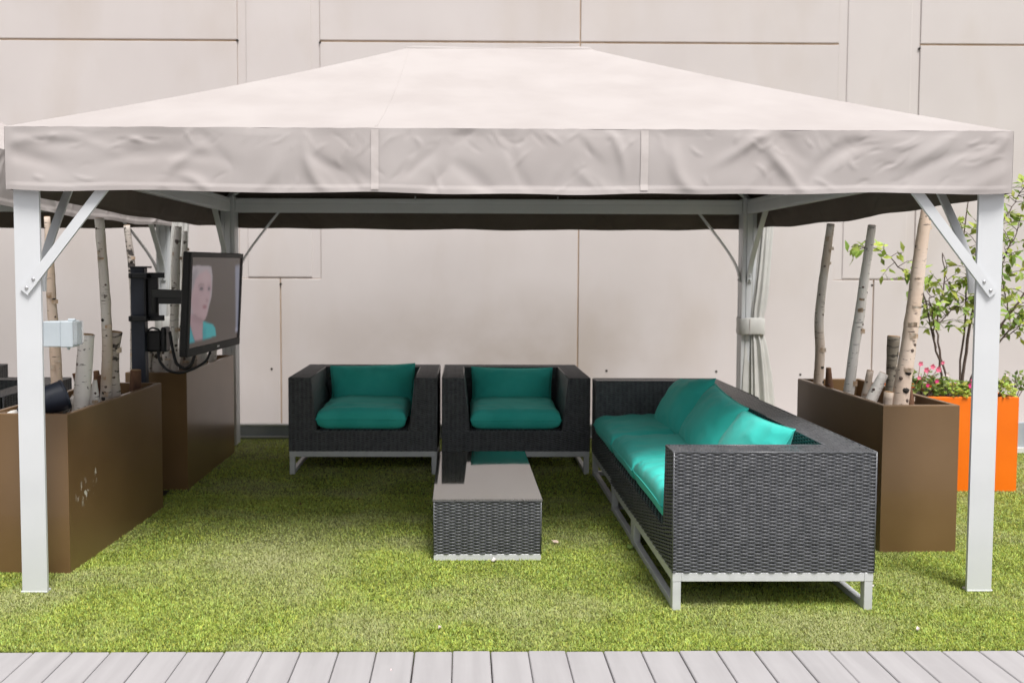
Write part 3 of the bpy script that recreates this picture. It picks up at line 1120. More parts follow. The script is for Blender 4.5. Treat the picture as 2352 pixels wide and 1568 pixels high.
def cushion(name, w_, d_, t_, boxy, seed, n=54, pinch=.05):
    """soft cushion lying in x,y with thickness along z (bottom at 0)"""
    g_ = np.linspace(-1, 1, n)
    gg = np.sign(g_) * np.abs(g_) ** .8
    X, Y = np.meshgrid(gg, gg, indexing='ij')
    a = 9.0 if boxy else 2.6
    bp = .36 if boxy else .55
    prof = np.clip((1 - np.abs(X) ** a) * (1 - np.abs(Y) ** a), 0, 1) ** bp
    pk = pinch * (0.4 if boxy else 1.0)
    XX = X * (1 - pk * (1 - Y ** 2)) * w_ / 2
    YY = Y * (1 - pk * (1 - X ** 2)) * d_ / 2
    wr = .5 * perlin(XX * 9 + seed, YY * 5, seed) + .5 * (1 - 2 * np.abs(perlin(XX * 7 + 3 * YY, YY * 11 + seed, seed + 1)))
    edge = np.clip(np.maximum(np.abs(X), np.abs(Y)) * 1.6 - .3, .12, 1)
    up = prof * t_ * .5 * (1 - (.16 * np.clip(np.sqrt(X ** 2 + Y ** 2), 0, 1) ** 2 if boxy else 0) + .08 * perlin(XX * 4, YY * 4, seed + 2)) + prof ** .3 * wr * .0125 * edge
    dn = prof * t_ * .5
    top = np.stack([XX, YY, t_ * .5 + up], -1)
    bot = np.stack([XX, YY, t_ * .5 - dn], -1)
    idx = np.arange(n * n).reshape(n, n)
    F = np.stack([idx[:-1, :-1], idx[1:, :-1], idx[1:, 1:], idx[:-1, 1:]], -1).reshape(-1, 4)
    F2 = F[:, ::-1] + n * n
    me = bpy.data.meshes.new(name)
    me.from_pydata(np.concatenate([top.reshape(-1, 3), bot.reshape(-1, 3)]).tolist(), [], np.concatenate([F, F2]).tolist())
    bm = bmesh.new()
    bm.from_mesh(me)
    bmesh.ops.remove_doubles(bm, verts=bm.verts, dist=1e-5)
    bmesh.ops.recalc_face_normals(bm, faces=bm.faces)
    bm.to_mesh(me)
    bm.free()
    o = link(name, me, M['teal'], None, True)
    ring = [(i, 0) for i in range(0, n, 2)] + [(n - 1, j) for j in range(0, n, 2)] + [(i, n - 1) for i in range(n - 1, -1, -2)] + [(0, j) for j in range(n - 1, -1, -2)]
    pts = [(XX[i, j] * 1.004, YY[i, j] * 1.004, t_ * .5) for i, j in ring]
    MB().tube(pts + pts[:1], .0032, 6, False).build('piping', M['teal'], o, True)
    return o


def place(o, loc, rot):
    o.location = loc
    o.rotation_euler = rot
    return o


# armchairs (front faces -Y)
ch1 = wicker_seat('armchair', 1.068, .82, True, True)
ch1.location = (-1.258, 5.945, 0)
tag(ch1, 'dark wicker armchair on silver legs, the one beside the television', 'armchair', 'dark wicker armchairs')
ch2 = copy_tree(ch1)
ch2.location = (-.151, 5.945, 0)
tag(ch2, 'dark wicker armchair on silver legs, between the other armchair and the sofa', 'armchair', 'dark wicker armchairs')
ZC = ZS + .0035
s1 = place(cushion('seat_cushion', .655, .66, .180, True, 3), (-.735, 5.945 + .325, ZC), (R(2.0), 0, R(-1)))
tag(s1, 'teal seat cushion in the armchair beside the television', 'cushion', 'teal cushions')
s2 = place(cushion('seat_cushion', .66, .66, .172, True, 11), (.383, 5.945 + .325, ZC), (R(2.0), 0, 0))
tag(s2, 'teal seat cushion in the armchair next to the sofa', 'cushion', 'teal cushions')
c1 = place(cushion('back_cushion', .67, .42, .17, False, 21), (-.715, 6.545, .52), (R(76), R(-1.5), R(2)))
c1.location.z = .505
tag(c1, 'teal back cushion poking above the armchair beside the television', 'cushion', 'teal cushions')
c2 = place(cushion('back_cushion', .645, .40, .17, False, 31), (.385, 6.545, .50), (R(76), R(.5), R(-1)))
c2.location.z = .495
tag(c2, 'teal back cushion in the armchair next to the sofa', 'cushion', 'teal cushions')
for c_ in (c1, c2):
    # pillow mesh has z from 0 (bottom); shift so that it leans on the backrest
    c_.location.y = 6.585

# sofa modules: local -y -> world -x (rotation -90 deg): local x runs towards the camera
SX = .918
def sofa_mod(y_near, W, la, ra, runner):
    o = wicker_seat('sofa_module', W, .885, la, ra, back=.165, at_=.142, ab=.172, runner=runner)
    o.rotation_euler = (0, 0, R(-90))
    o.location = (SX, y_near + W, 0)
    return o


mod_n = sofa_mod(3.552, .868, False, True, 'x')
tag(mod_n, 'dark wicker sofa end module with broad woven arm panel facing the deck', 'sofa', 'modules of the wicker sofa')
mod_m = sofa_mod(4.424, .634, False, False, 'x')
tag(mod_m, 'armless middle module of the dark wicker sofa', 'sofa', 'modules of the wicker sofa')
mod_f = sofa_mod(5.062, .880, True, False, 'xy')
mod_f.location.x = SX + .02
tag(mod_f, 'dark wicker sofa end module whose arm stands next to the armchairs', 'sofa', 'modules of the wicker sofa')
seats = []
for (y0, y1, lab, sd, tt) in ((3.735, 4.415, 'teal seat cushion on the sofa behind the broad woven arm panel', 41, .185),
                              (4.43, 5.055, 'teal seat cushion in the middle of the wicker sofa', 43, .18),
                              (5.07, 5.76, 'teal seat cushion on the sofa end next to the armchairs', 47, .175)):
    o = place(cushion('seat_cushion', .695, y1 - y0, tt, True, sd), (SX + .345, (y0 + y1) / 2, ZC), (0, R(-1.2), random.uniform(-.012, .012)))
    tag(o, lab, 'cushion', 'teal cushions')
    seats.append(o)
backs = []
for (yc, xw, lab, sd, lean, hz, rx) in ((4.08, .66, 'pale lit teal back cushion behind the broad woven arm panel of the sofa', 53, 62, .60, 2),
                                    (4.70, .66, 'teal back cushion in the middle of the wicker sofa', 59, 60, .625, -4),
                                    (5.33, .64, 'teal back cushion with a raised corner at the sofa end near the armchairs', 61, 60, .63, 9)):
    o = cushion('back_cushion', xw, .43, .20, False, sd, pinch=.06)
    # x -> world -y, y -> up leaning to +x
    o.rotation_euler = (Matrix.Rotation(R(-90), 3, 'Z') @ Matrix.Rotation(R(lean), 3, 'X') @ Matrix.Rotation(R(rx), 3, 'Z')).to_euler()
    o.location = (SX + .590, yc, hz - .085)
    tag(o, lab, 'cushion', 'teal cushions')
    backs.append(o)

# the neighbouring cabana's furniture, seen past the planter
FSH = -4.64
for src, lab, cat in ((mod_f, 'dark wicker sofa end in the neighbouring cabana, its corner beside a birch pole', 'sofa'),
                      (mod_m, 'dark wicker sofa middle module in the neighbouring cabana', 'sofa'),
                      (ch2, 'dark wicker armchair in the neighbouring cabana', 'armchair'),
                      (backs[2], 'teal back cushion on the sofa in the neighbouring cabana', 'cushion')):
    c_ = copy_tree(src)
    c_.location.x += FSH
    if src is backs[2]:
        c_.location.z += .03
        c_.location.y -= .1
    tag(c_, lab, cat)

# ------------------------------------------------------------------ coffee table
tb = empty('coffee_table', (.126, 4.177, 0), R(.4))
tag(tb, 'low dark wicker coffee table with reflective glass top', 'table')
TW, TD, TH = .548, 1.10, .306
MB().box((0, TD / 2, .017), (TW + .004, TD, .034), .002).build('plinth', M['alu_leg'], tb)
bd = MB().box((0, TD / 2, .034 + (TH - .034) / 2), (TW - .010, TD - .010, TH - .036), .002).build('body', M['core'], tb)
for nm, pn in (('woven_front', weave((-TW / 2, 0, .035), (1, 0, 0), (0, 0, 1), TW, TH - .035)),
               ('woven_side', weave((TW / 2, 0, .035), (0, 1, 0), (0, 0, 1), TD, TH - .035)),
               ('woven_side', weave((-TW / 2, TD, .035), (0, -1, 0), (0, 0, 1), TD, TH - .035)),
               ('woven_back', weave((TW / 2, TD, .035), (-1, 0, 0), (0, 0, 1), TW, TH - .035))):
    weave_obj(nm, [pn], bd)
ed = MB()
for x in (-TW / 2, TW / 2):
    for y in (0, TD):
        ed.tube([(x, y, .035), (x, y, TH)], .004, 6)
ed.build('edge_cord', M['wicker'], bd, True)
MB().box((0, TD / 2, TH + .008), (TW + .016, TD + .014, .011), .0025).build('glass_top', M['glass_top'], tb)


# ------------------------------------------------------------------ planters
def planter(name, w_, d_, h_, material, wall_t=.028, soil_z=.07, leg=True):
    """outer box open at the top; origin at the centre of the base"""
    root = empty(name)
    bm = bmesh.new()
    ri = []
    spec = ((w_ / 2, d_ / 2, .0), (w_ / 2, d_ / 2, h_ - .003), (w_ / 2 - .003, d_ / 2 - .003, h_), (w_ / 2 - wall_t + .003, d_ / 2 - wall_t + .003, h_),
            (w_ / 2 - wall_t, d_ / 2 - wall_t, h_ - .003), (w_ / 2 - wall_t, d_ / 2 - wall_t, h_ - soil_z - .08))
    V_, F_ = [], []
    for (a, c, z) in spec:
        V_ += [(-a, -c, z), (a, -c, z), (a, c, z), (-a, c, z)]
    for i in range(len(spec) - 1):
        for k in range(4):
            p_, q_ = i * 4 + k, i * 4 + (k + 1) % 4
            F_.append((p_, q_, q_ + 4, p_ + 4))
    F_ += [(3, 2, 1, 0), tuple(len(spec) * 4 - 4 + k for k in range(4))]
    bm.free()
    b_ = MB().add(V_, F_)
    bo = b_.build('box', material, root)
    bv = bo.modifiers.new('bevel', 'BEVEL')
    bv.width = .004
    bv.segments = 2
    bv.limit_method = 'ANGLE'
    # uneven soil
    n1, n2 = 14, 34
    X, Y = np.meshgrid(np.linspace(-w_ / 2 + wall_t, w_ / 2 - wall_t, n1), np.linspace(-d_ / 2 + wall_t, d_ / 2 - wall_t, n2), indexing='ij')
    Z = h_ - soil_z + .018 * perlin(X * 11, Y * 11, 5)
    link('soil', grid_mesh('soil', np.stack([X, Y, Z], -1)), M['soil'], root, True)
    return root


PLW = .41
p1 = planter('tall_planter', PLW, 1.115, .785, M['planter_s'])
p1.rotation_euler = (0, 0, R(-2.6))
p1.location = (-1.893 - PLW / 2, 4.565, 0)
tag(p1, 'tall brown metal planter with white scuffs behind the front post', 'planter', 'brown metal planters')
p2 = planter('tall_planter', PLW, 1.13, .795, M['planter'])
p2.location = (-1.850 - PLW / 2, 6.09, 0)
tag(p2, 'tall brown metal planter below the television, next to the rear post', 'planter', 'brown metal planters')
p3 = planter('tall_planter', PLW, 1.06, .785, M['planter'], soil_z=.13)
p3.location = (2.195 + PLW / 2, 4.295 + .53, 0)
p3.rotation_euler = (0, 0, R(1.2))
tag(p3, 'tall brown metal planter behind the wicker sofa', 'planter', 'brown metal planters')
po = planter('orange_planter', .69, .69, .641, M['orange'], soil_z=.03)
po.location = (3.744 - .345, 5.494 + .345, 0)
tag(po, 'bright orange square planter of flowers by the concrete wall', 'planter')


# ------------------------------------------------------------------ birch poles and logs
def pole(name, pts, Y, wid, material, label, cat='pole', group=None, zb=None, seed=0, flare=1.0, dY=0.0, knots=4, cut='wood_cut', n=14):
    """pts: photo pixels from the foot to the tip, on the plane y = Y (depth may change by dY up the pole); wid: pixel widths"""
    P = np.array([at(u, v, Y + dY * i / max(1, len(pts) - 1)) for i, (u, v) in enumerate(pts)])
    sc_ = Y / FPX
    wd_ = np.interp(np.linspace(0, 1, len(pts)), np.linspace(0, 1, len(wid)), wid) * sc_ / 2
    if zb is not None:           # root it in the soil
        d = (P[1] - P[0])
        foot = P[0] + d * ((zb - P[0][2]) / d[2]) if abs(d[2]) > 1e-6 else P[0]
        if foot[2] < P[0][2] - 1e-4:
            P = np.vstack([foot, P])
            wd_ = np.concatenate([[wd_[0]], wd_])
    L_ = np.concatenate([[0], np.cumsum(np.linalg.norm(np.diff(P, axis=0), axis=1))])
    m_ = max(6, int(L_[-1] / .03))
    tt = np.linspace(0, L_[-1], m_)
    C = np.stack([np.interp(tt, L_, P[:, k]) for k in range(3)], 1)
    for _ in range(4):
        C[1:-1] = (C[:-2] + 2 * C[1:-1] + C[2:]) / 4
    rad = np.interp(tt, L_, wd_)
    gq = np.random.default_rng(seed + 100)
    rad = rad * (1 + .05 * perlin(tt * 9 + seed, tt * 0 + .5, seed % 7))
    base = C[0].copy()
    b_ = MB().tube(C - base, rad, n, True, .018, seed)
    o = b_.build(name, material, None, True)
    o.location = base
    tag(o, label, cat, group)
    T_ = C[-1] - C[-2]
    T_ /= np.linalg.norm(T_)
    e = MB().tube([C[-1] - base - T_ * .002, C[-1] - base + T_ * .003], [rad[-1] * .97, rad[-1] * .9], n).build('cut_end', M[cut], o)
    for k in range(knots):                     # curled peeling bark
        i = gq.integers(1, m_ - 2)
        az_ = gq.uniform(-2.9, -.2)
        r_ = rad[i]
        lh = gq.uniform(.006, .018)
        pts_ = []
        for q in range(5):
            aa = az_ + q * .22
            lift = 1.02 + .05 * q + .03 * q * q * gq.uniform(.2, 1)
            e_ = np.array([math.cos(aa), math.sin(aa), 0]) * r_ * lift
            pts_ += [C[i] - base + e_ - (0, 0, lh), C[i] - base + e_ + (0, 0, lh * gq.uniform(.4, 1))]
        MB().add(pts_, [(2 * q, 2 * q + 2, 2 * q + 3, 2 * q + 1) for q in range(4)]).build('bark_flake', M['flake'], o)
    for k in range(knots):
        i = gq.integers(2, m_ - 2)
        az_ = gq.uniform(-2.6, -.5)
        d = np.array([math.cos(az_), math.sin(az_), gq.uniform(.1, .6)])
        d /= np.linalg.norm(d)
        r_ = rad[i]
        c_ = C[i] - base + d * r_ * .80
        MB().tube([c_, c_ + d * r_ * .22, c_ + d * r_ * .34], [r_ * (.30 + .16 * (k % 2)), r_ * (.26 + .14 * (k % 2)), r_ * .12], 8, True, .08, seed + k).build('knot', M['dark'] if k % 2 else M['stem'], o, True)
    return o


GR = 'birch poles standing in the right planter'
GL = 'birch poles in the planters by the television'
ZB3 = .785 - .14
Y3 = 4.83
pole('birch_pole', [(1879, 892), (1884, 800), (1880, 740), (1888, 660), (1898, 590), (1908, 515)], 5.27, [22, 21, 20, 19, 19, 17], M['birch_grey'],
     'slender bowed birch pole in the planter, closest to the tied curtain', 'birch pole', GR, ZB3, 1, knots=5)
pole('birch_pole', [(1949, 905), (1962, 800), (1975, 720), (1985, 640), (1994, 580), (2003, 518)], 4.83, [24, 23, 22, 20, 19, 17], M['birch'],
     'straight white birch pole in the middle of the right planter', 'birch pole', GR, ZB3, 2, knots=4)
pole('birch_pole', [(2066, 928), (2083, 820), (2097, 720), (2108, 630), (2118, 550), (2131, 470)], 4.50, [38, 34, 31, 29, 27, 25], M['birch_tan'],
     'thick tan birch pole with black knots beside the orange planter', 'birch pole', GR, ZB3, 3, knots=8)
pole('birch_stump', [(2043, 905), (2047, 850), (2053, 772)], 4.72, [20, 22, 28], M['birch_moss'],
     'mottled grey stump leaning behind the thick tan birch pole', 'stump', None, ZB3, 4, knots=2)
pole('birch_stump', [(1905, 893), (1903, 868), (1903, 845)], 5.06, [20, 15, 11], M['brown_wood'],
     'little brown stump beside the bowed birch pole', 'stump', None, ZB3, 5, knots=1)
pole('birch_stump', [(1988, 912), (1993, 880), (1999, 851)], 4.72, [20, 17, 15], M['birch_grey'],
     'short upright grey stump beside the straight white birch pole', 'stump', None, ZB3, 6, knots=1)
pole('birch_stump', [(2000, 920), (2014, 890), (2030, 858)], 4.62, [26, 24, 20], M['birch'],
     'short white log leaning over in the right planter', 'log', None, ZB3, 7, knots=1)
pole('birch_stump', [(2040, 928), (2043, 900)], 4.52, [24, 23], M['birch_grey'],
     'low grey stump touching the foot of the thick tan pole', 'stump', None, ZB3, 8, knots=0)
pole('birch_stump', [(2090, 926), (2088, 900), (2084, 860)], 4.55, [20, 16, 5], M['brown_wood'],
     'dark pointed stump behind the foot of the thick tan pole', 'stump', None, ZB3, 9, knots=1)
o = MB().box((0, 0, .006), (.06, .03, .012), .003).build('wood_chip', M['birch'])
q_ = at(2130, 926, 4.42)
o.location = (q_[0], q_[1], .785 - .13 + .012)
tag(o, 'pale wood chip lying in the right planter', 'wood chip')

ZB1 = .785 - .085
pole('birch_pole', [(131, 900), (127, 800), (118, 690), (115, 600), (108, 498)], 4.32, [25, 24, 21, 18, 13], M['birch_tan'],
     'tan birch pole rising right behind the front post and outlet box', 'birch pole', GL, ZB1, 21, knots=7)
pole('birch_pole', [(243, 905), (247, 800), (243, 700), (236, 600), (228, 502)], 4.62, [23, 23, 22, 22, 21], M['birch_grey'],
     'tall bent birch pole between the white stumps and the television', 'birch pole', GL, ZB1, 22, knots=7)
pole('birch_stump', [(185, 942), (193, 850), (199, 768)], 4.38, [38, 34, 34], M['birch'],
     'thick white birch stump below the outlet box', 'stump', None, ZB1, 23, knots=1)
pole('birch_stump', [(264, 905), (260, 850), (261, 800), (267, 762)], 4.66, [27, 25, 24, 29], M['birch_dark'],
     'white stump with black scars beside the tall bent birch pole', 'stump', None, ZB1, 24, knots=3)
pole('birch_stump', [(216, 932), (217, 905), (218, 872)], 4.47, [28, 20, 8], M['birch'],
     'small pointed white stump between the two white stumps', 'stump', None, ZB1, 25, knots=1)
pole('birch_stump', [(311, 893), (311, 870), (312, 850)], 4.99, [26, 25, 24], M['brown_wood'],
     'short brown stump standing at the television pole', 'stump', None, ZB1, 26, knots=0)
pole('birch_stump', [(226, 915), (224, 880), (221, 852)], 4.66, [14, 16, 12], M['brown_wood'],
     'dark brown twig stump behind the thick white stump', 'stump', None, ZB1, 27, knots=1)
pole('twig', [(236, 900), (230, 880), (229, 862)], 4.62, [6, 7, 8], M['brown_wood'], 'thin red-brown twig by the tall bent pole', 'twig', None, ZB1, 28, knots=0, n=7)
pole('twig', [(180, 900), (176, 880), (170, 858)], 4.55, [6, 7, 8], M['brown_wood'], 'thin red-brown twig left of the thick white stump', 'twig', None, ZB1, 29, knots=0, n=7)
pole('birch_stump', [(150, 935), (149, 915), (150, 898)], 4.30, [12, 11, 12], M['birch'], 'slim white stick next to the dark cone', 'stick', None, ZB1, 30, knots=0)
pole('birch_stump', [(159, 930), (164, 918), (171, 908)], 4.36, [11, 11, 10], M['birch'], 'stubby white stick tilting by the thick white stump', 'stick', None, ZB1, 31, knots=0)
# log lying with its end to the front
q_ = at(13, 942, 4.09)
o = MB().tube([(0, 0, 0), (-.05, .20, .0)], [.026, .024], 14, True, .04, 3).build('birch_log', M['birch'], None, True)
o.location = (q_[0], q_[1], .745)
tag(o, 'cut birch log lying beside the dark cone, its brown end showing', 'log')
MB().tube([(.0008, -.003, 0), (0, 0, 0)], [.016, .024], 14).build('cut_end', M['brown_wood'], o)
# wood litter
gq = np.random.default_rng(9)
for k in range(9):
    u_ = 150 + k * 12
    Yk = 4.16 + (u_ - 150) * .0048
    q_ = at(u_, 940 - k * 4, Yk)
    a_ = gq.uniform(0, 3.1)
    l_ = gq.uniform(.03, .06)
    o = MB().tube([(0, 0, 0), (l_ * math.cos(a_), l_ * math.sin(a_), gq.uniform(0, .02))], [.012, .010], 7, True, .1, k).build('wood_chip', M['birch'] if k % 3 else M['brown_wood'], None, True)
    o.location = (q_[0] + gq.uniform(-.03, .0), q_[1], .734)
    tag(o, 'brown wood chip among the stumps by the scuffed planter rim' if k % 3 == 0 else 'white birch bark chip among the stumps by the scuffed planter rim', 'wood chip', 'brown wood chips in the scuffed planter' if k % 3 == 0 else 'white bark chips in the scuffed planter')

ZB2 = .795 - .085
pole('birch_pole', [(309, 860), (309, 700), (303, 610), (298, 570), (291, 518)], 5.72, [19, 18, 16, 15, 14], M['birch_dark'],
     'black-scarred birch pole rising behind the television bracket', 'birch pole', GL, ZB2, 41, knots=5)
pole('birch_pole', [(397, 850), (399, 760), (403, 680), (404, 600), (409, 521)], 5.92, [22, 21, 20, 19, 17], M['birch'],
     'white birch pole between the television and the grey curtain', 'birch pole', GL, ZB2, 42, knots=6)
pole('birch_pole', [(415, 845), (420, 760), (424, 680), (424, 600), (425, 532)], 6.10, [15, 15, 14, 13, 12], M['birch'],
     'thin white birch pole partly hidden by the television', 'birch pole', GL, ZB2, 43, knots=4)
pole('birch_stump', [(357, 855), (356, 820), (353, 785)], 5.70, [34, 32, 30], M['birch_dark'], 'stout mottled stump below the black power box', 'stump', None, ZB2, 44, knots=2)
pole('birch_stump', [(376, 855), (378, 820), (380, 790)], 5.85, [22, 20, 16], M['birch'], 'white stump between the power box cables', 'stump', None, ZB2, 45, knots=2)
pole('birch_stump', [(427, 845), (430, 825), (431, 805)], 6.02, [30, 27, 24], M['birch_dark'], 'mottled stump under the television corner', 'stump', None, ZB2, 46, knots=1)
pole('birch_stump', [(462, 835), (464, 820), (466, 800)], 6.25, [24, 22, 20], M['birch'], 'white stump under the middle of the television', 'stump', None, ZB2, 47, knots=1)
pole('birch_stump', [(488, 826), (490, 812), (491, 790)], 6.42, [18, 17, 16], M['birch'], 'white stump under the television next to the rear post', 'stump', None, ZB2, 48, knots=1)
pole('birch_stump', [(340, 850), (341, 830), (343, 800)], 5.64, [14, 14, 14], M['birch_dark'], 'scarred slim stump beside the television pole', 'stump', None, ZB2, 49, knots=1)
pole('birch_stump', [(445, 842), (447, 828), (447, 812)], 6.14, [14, 13, 13], M['birch_grey'], 'grey slim stump under the television', 'stump', None, ZB2, 50, knots=0)

# dark cone (landscape lamp) lying in the first planter, open end to the right
base = at(40, 944, 4.13)
tip = at(120, 916, 4.22)
ax_ = (tip - base)
Lc = np.linalg.norm(ax_)
ax_ /= Lc
cone = empty('cone_lamp', tuple(base))
tag(cone, 'dark blue-grey cone-shaped lamp housing lying in the scuffed planter', 'lamp')
prof = [(0, .012), (.02, .022), (.07, .047), (.13, .068), (.17, .075), (.215, .077), (.222, .078)]
MB().tube([ax_ * q[0] for q in prof], [q[1] for q in prof], 28, True).build('housing', M['navy'], cone, True)
rim = [(.221, .080), (.232, .080), (.234, .072), (.226, .069), (.20, .060)]
V_, F_ = [], []
e1 = np.cross(ax_, (0, 0, 1))
e1 /= np.linalg.norm(e1)
e2 = np.cross(ax_, e1)
for (t_, r_) in rim:
    for k in range(28):
        a_ = 2 * math.pi * k / 28
        V_.append(ax_ * t_ + e1 * r_ * math.cos(a_) + e2 * r_ * math.sin(a_))
for i in range(len(rim) - 1):
    for k in range(28):
        F_.append((i * 28 + k, i * 28 + (k + 1) % 28, (i + 1) * 28 + (k + 1) % 28, (i + 1) * 28 + k))
MB().add(V_, F_).build('hood_rim', M['navy'], cone, True)

# ------------------------------------------------------------------ outlet box on the front post
Yo = YF - .012
A_ = at(109, 737, Yo)
B_ = at(148, 795, Yo)
C_ = at(176, 795, Yo)
ob = empty('outlet_box', (XL + .057, Yo, B_[2]))
tag(ob, 'grey weatherproof outlet box screwed to the front post', 'outlet box')
hz = A_[2] - B_[2]
w1 = B_[0] - (XL + .057)
w2 = C_[0] - B_[0]
MB().box((w1 / 2, 0, hz / 2), (w1 - .001, .075, hz), .004).build('back_box', M['outlet'], ob)
fb = MB().box((w1 + w2 / 2, 0, hz / 2), (w2 - .001, .080, hz + .004), .004).build('front_box', M['outlet'], ob)
cv = MB().box((w1 + w2 + .008, 0, hz / 2 + .004), (.020, .074, hz * .93), .008).build('clear_cover', M['clear'], ob)
MB().tube([(w1 + w2 * .55, -.02, hz + .006), (w1 + w2 + .006, -.02, hz + .006)], .007, 10).build('hinge', M['outlet'], cv)
MB().tube([(w1 + w2 * .35, 0, -.004), (w1 + w2 * .35, 0, -.016)], [.008, .005], 10).build('cord_grip', M['outlet'], ob)

# ------------------------------------------------------------------ television, bracket and stand
mo = empty('television_stand', (-2.078, 5.32, 0))
tag(mo, 'black steel pole stand with bracket arms holding the television', 'stand')
MB().box((0, 0, .75), (.088, .06, 1.49), .004).build('pole', M['navy'], mo)
MB().box((0, .0, .008), (.24, .30, .016), .003).build('foot_plate', M['black'], mo)
MB().box((.012, 0, 1.497), (.112, .09, .012), .003).build('cap', M['black'], mo)


def RP(u, v, Y):
    q = at(u, v, Y)
    return np.array([q[0] + 2.078, q[1] - 5.32, q[2]])


for (v, nm) in ((633, 'upper_clamp'), (731, 'lower_clamp')):
    c_ = RP(318, v, 5.285)
    cl = MB().box(c_ + (.012, -.008, 0), (.118, .075, .034), .004).build(nm, M['black'], mo)
    b_ = RP(358, v - 1, 5.30)
    MB().box(b_, (.11, .012, .034), .003).build('flange', M['black'], cl)
    k_ = RP(301, v, 5.25)
    MB().box(k_, (.022, .03, .030), .006).build('clamp_bolt', M['black_pl'], cl)
c_ = RP(352, 683, 5.31)
MB().box(c_, (.065, .025, .30), .003).build('wall_plate', M['black'], mo)
c_ = RP(336, 683, 5.30)
MB().box(c_, (.016, .05, .24), .003).build('rail', M['black'], mo)
# folding arm
a0, a1, a2 = RP(358, 677, 5.29), RP(380, 677, 5.22), RP(432, 677, 5.15)
arm = MB()
arm.bar(RP(356, 692, 5.29) + (0, 0, .015), RP(425, 692, 5.22) + (0, 0, .015), .03, .062)
ao = arm.build('lower_arm', M['black'], mo)
arm = MB()
arm.bar(RP(354, 673, 5.27), RP(428, 676, 5.16), .032, .052)
arm.build('upper_arm', M['black'], mo)
MB().tube([RP(356, 718, 5.275), RP(356, 666, 5.275)], .021, 14).build('pivot', M['black_pl'], mo)

# television plane: near/far edges from the photo
NT, NB_ = at(437, 578, 4.90), at(429, 822, 4.90)
FT, FB = at(559, 583, 5.73), at(547, 790, 5.73)
ctr = (NT + NB_ + FT + FB) / 4
eu = ((FT - NT) + (FB - NB_))
WTV = np.linalg.norm(eu) / 2
eu /= np.linalg.norm(eu)
ev = ((NT - NB_) + (FT - FB))
ev -= eu * (ev @ eu)
HTV = np.linalg.norm(ev) / 2
ev /= np.linalg.norm(ev)
en = np.cross(eu, ev)          # facing the seats
tv = empty('television', tuple(ctr - ev * HTV / 2))
tag(tv, 'flat television on the bracket arm showing a presenter in a teal top', 'television')
MX = np.stack([eu, ev, en], 1)


def tvp(s, t_, n_=0.0):
    return eu * (s - .5) * WTV + ev * (t_ * HTV) + en * n_


bz, bzb = .032 / WTV, .032 / HTV
MB().box(ev * HTV / 2 - en * .026, (WTV, HTV, .044), .006, mx=MX).build('housing', M['black_pl'], tv)
MB().box(ev * HTV * .45 - en * .060, (WTV * .55, HTV * .55, .03), .01, mx=MX).build('rear_cover', M['black_pl'], tv)
bf = MB()
bf.box(tvp(.5, 1 - bzb / 2, .001), (WTV, .030, .010), .002, mx=MX)
bf.box(tvp(.5, .040, .001), (WTV, .048, .010), .002, mx=MX)
bf.box(tvp(bz * .42, .5, .0), (.026, HTV - .01, .010), .002, mx=MX)
bf.box(tvp(1 - bz * .42, .5, .0), (.026, HTV - .01, .010), .002, mx=MX)
bf.build('bezel', M['black_pl'], tv)
MB().box(tvp(.55, .040, .0062), (.035, .010, .002), .0008, mx=MX).build('badge', M['bolt'], tv)
scr = MB().box(tvp(.5, .52, -.0036), (WTV - .05, HTV - .075, .003), .0005, mx=MX).build('screen', M['screen'], tv)
# picture shapes: pixel outlines on the photographed screen mapped to the screen plane
src = np.array([(437, 578), (559, 583), (547, 790), (429, 822)], float)
dst = np.array([(0, 1), (1, 1), (1, 0), (0, 0)], float)
Am = []
for (x, y), (X, Y) in zip(src, dst):
    Am += [[x, y, 1, 0, 0, 0, -X * x, -X * y], [0, 0, 0, x, y, 1, -Y * x, -Y * y]]
hm = np.append(np.linalg.solve(np.array(Am), dst.reshape(-1)), 1).reshape(3, 3)


def scrpt(cx_, cy_):
    q = hm @ np.array([287.1 + cx_ * .2198, 545.5 + cy_ * .2198, 1])
    return q[0] / q[2], q[1] / q[2]


NW, NH = 200, 150
pic = np.zeros((NW, NH, 3))
pic[:] = (.040, .031, .027)  # brown backdrop: reflected light on the screen put into the colour
gs, gt = np.meshgrid((np.arange(NW) + .5) / NW, (np.arange(NH) + .5) / NH, indexing='ij')


def blur(a_, r_):
    k_ = np.exp(-.5 * (np.arange(-3 * int(r_ + 1), 3 * int(r_ + 1) + 1) / r_) ** 2)
    k_ /= k_.sum()
    for ax_ in (0, 1):
        a_ = np.apply_along_axis(lambda q: np.convolve(np.pad(q, len(k_) // 2, mode='edge'), k_, 'valid'), ax_, a_)
    return a_


def paint(pts, c, soft=1.2, op=1.0):
    q = np.array([scrpt(*p_) for p_ in pts])
    ins = np.zeros(gs.shape, bool)
    for i in range(len(q)):
        (x0, y0), (x1, y1) = q[i], q[(i + 1) % len(q)]
        cond = (y0 > gt) != (y1 > gt)
        with np.errstate(divide='ignore', invalid='ignore'):
            ins ^= cond & (gs < (x1 - x0) * (gt - y0) / (y1 - y0 + 1e-12) + x0)
    a_ = blur(ins.astype(float), soft)[..., None] * op
    pic[:] = pic * (1 - a_) + np.array(c) * a_


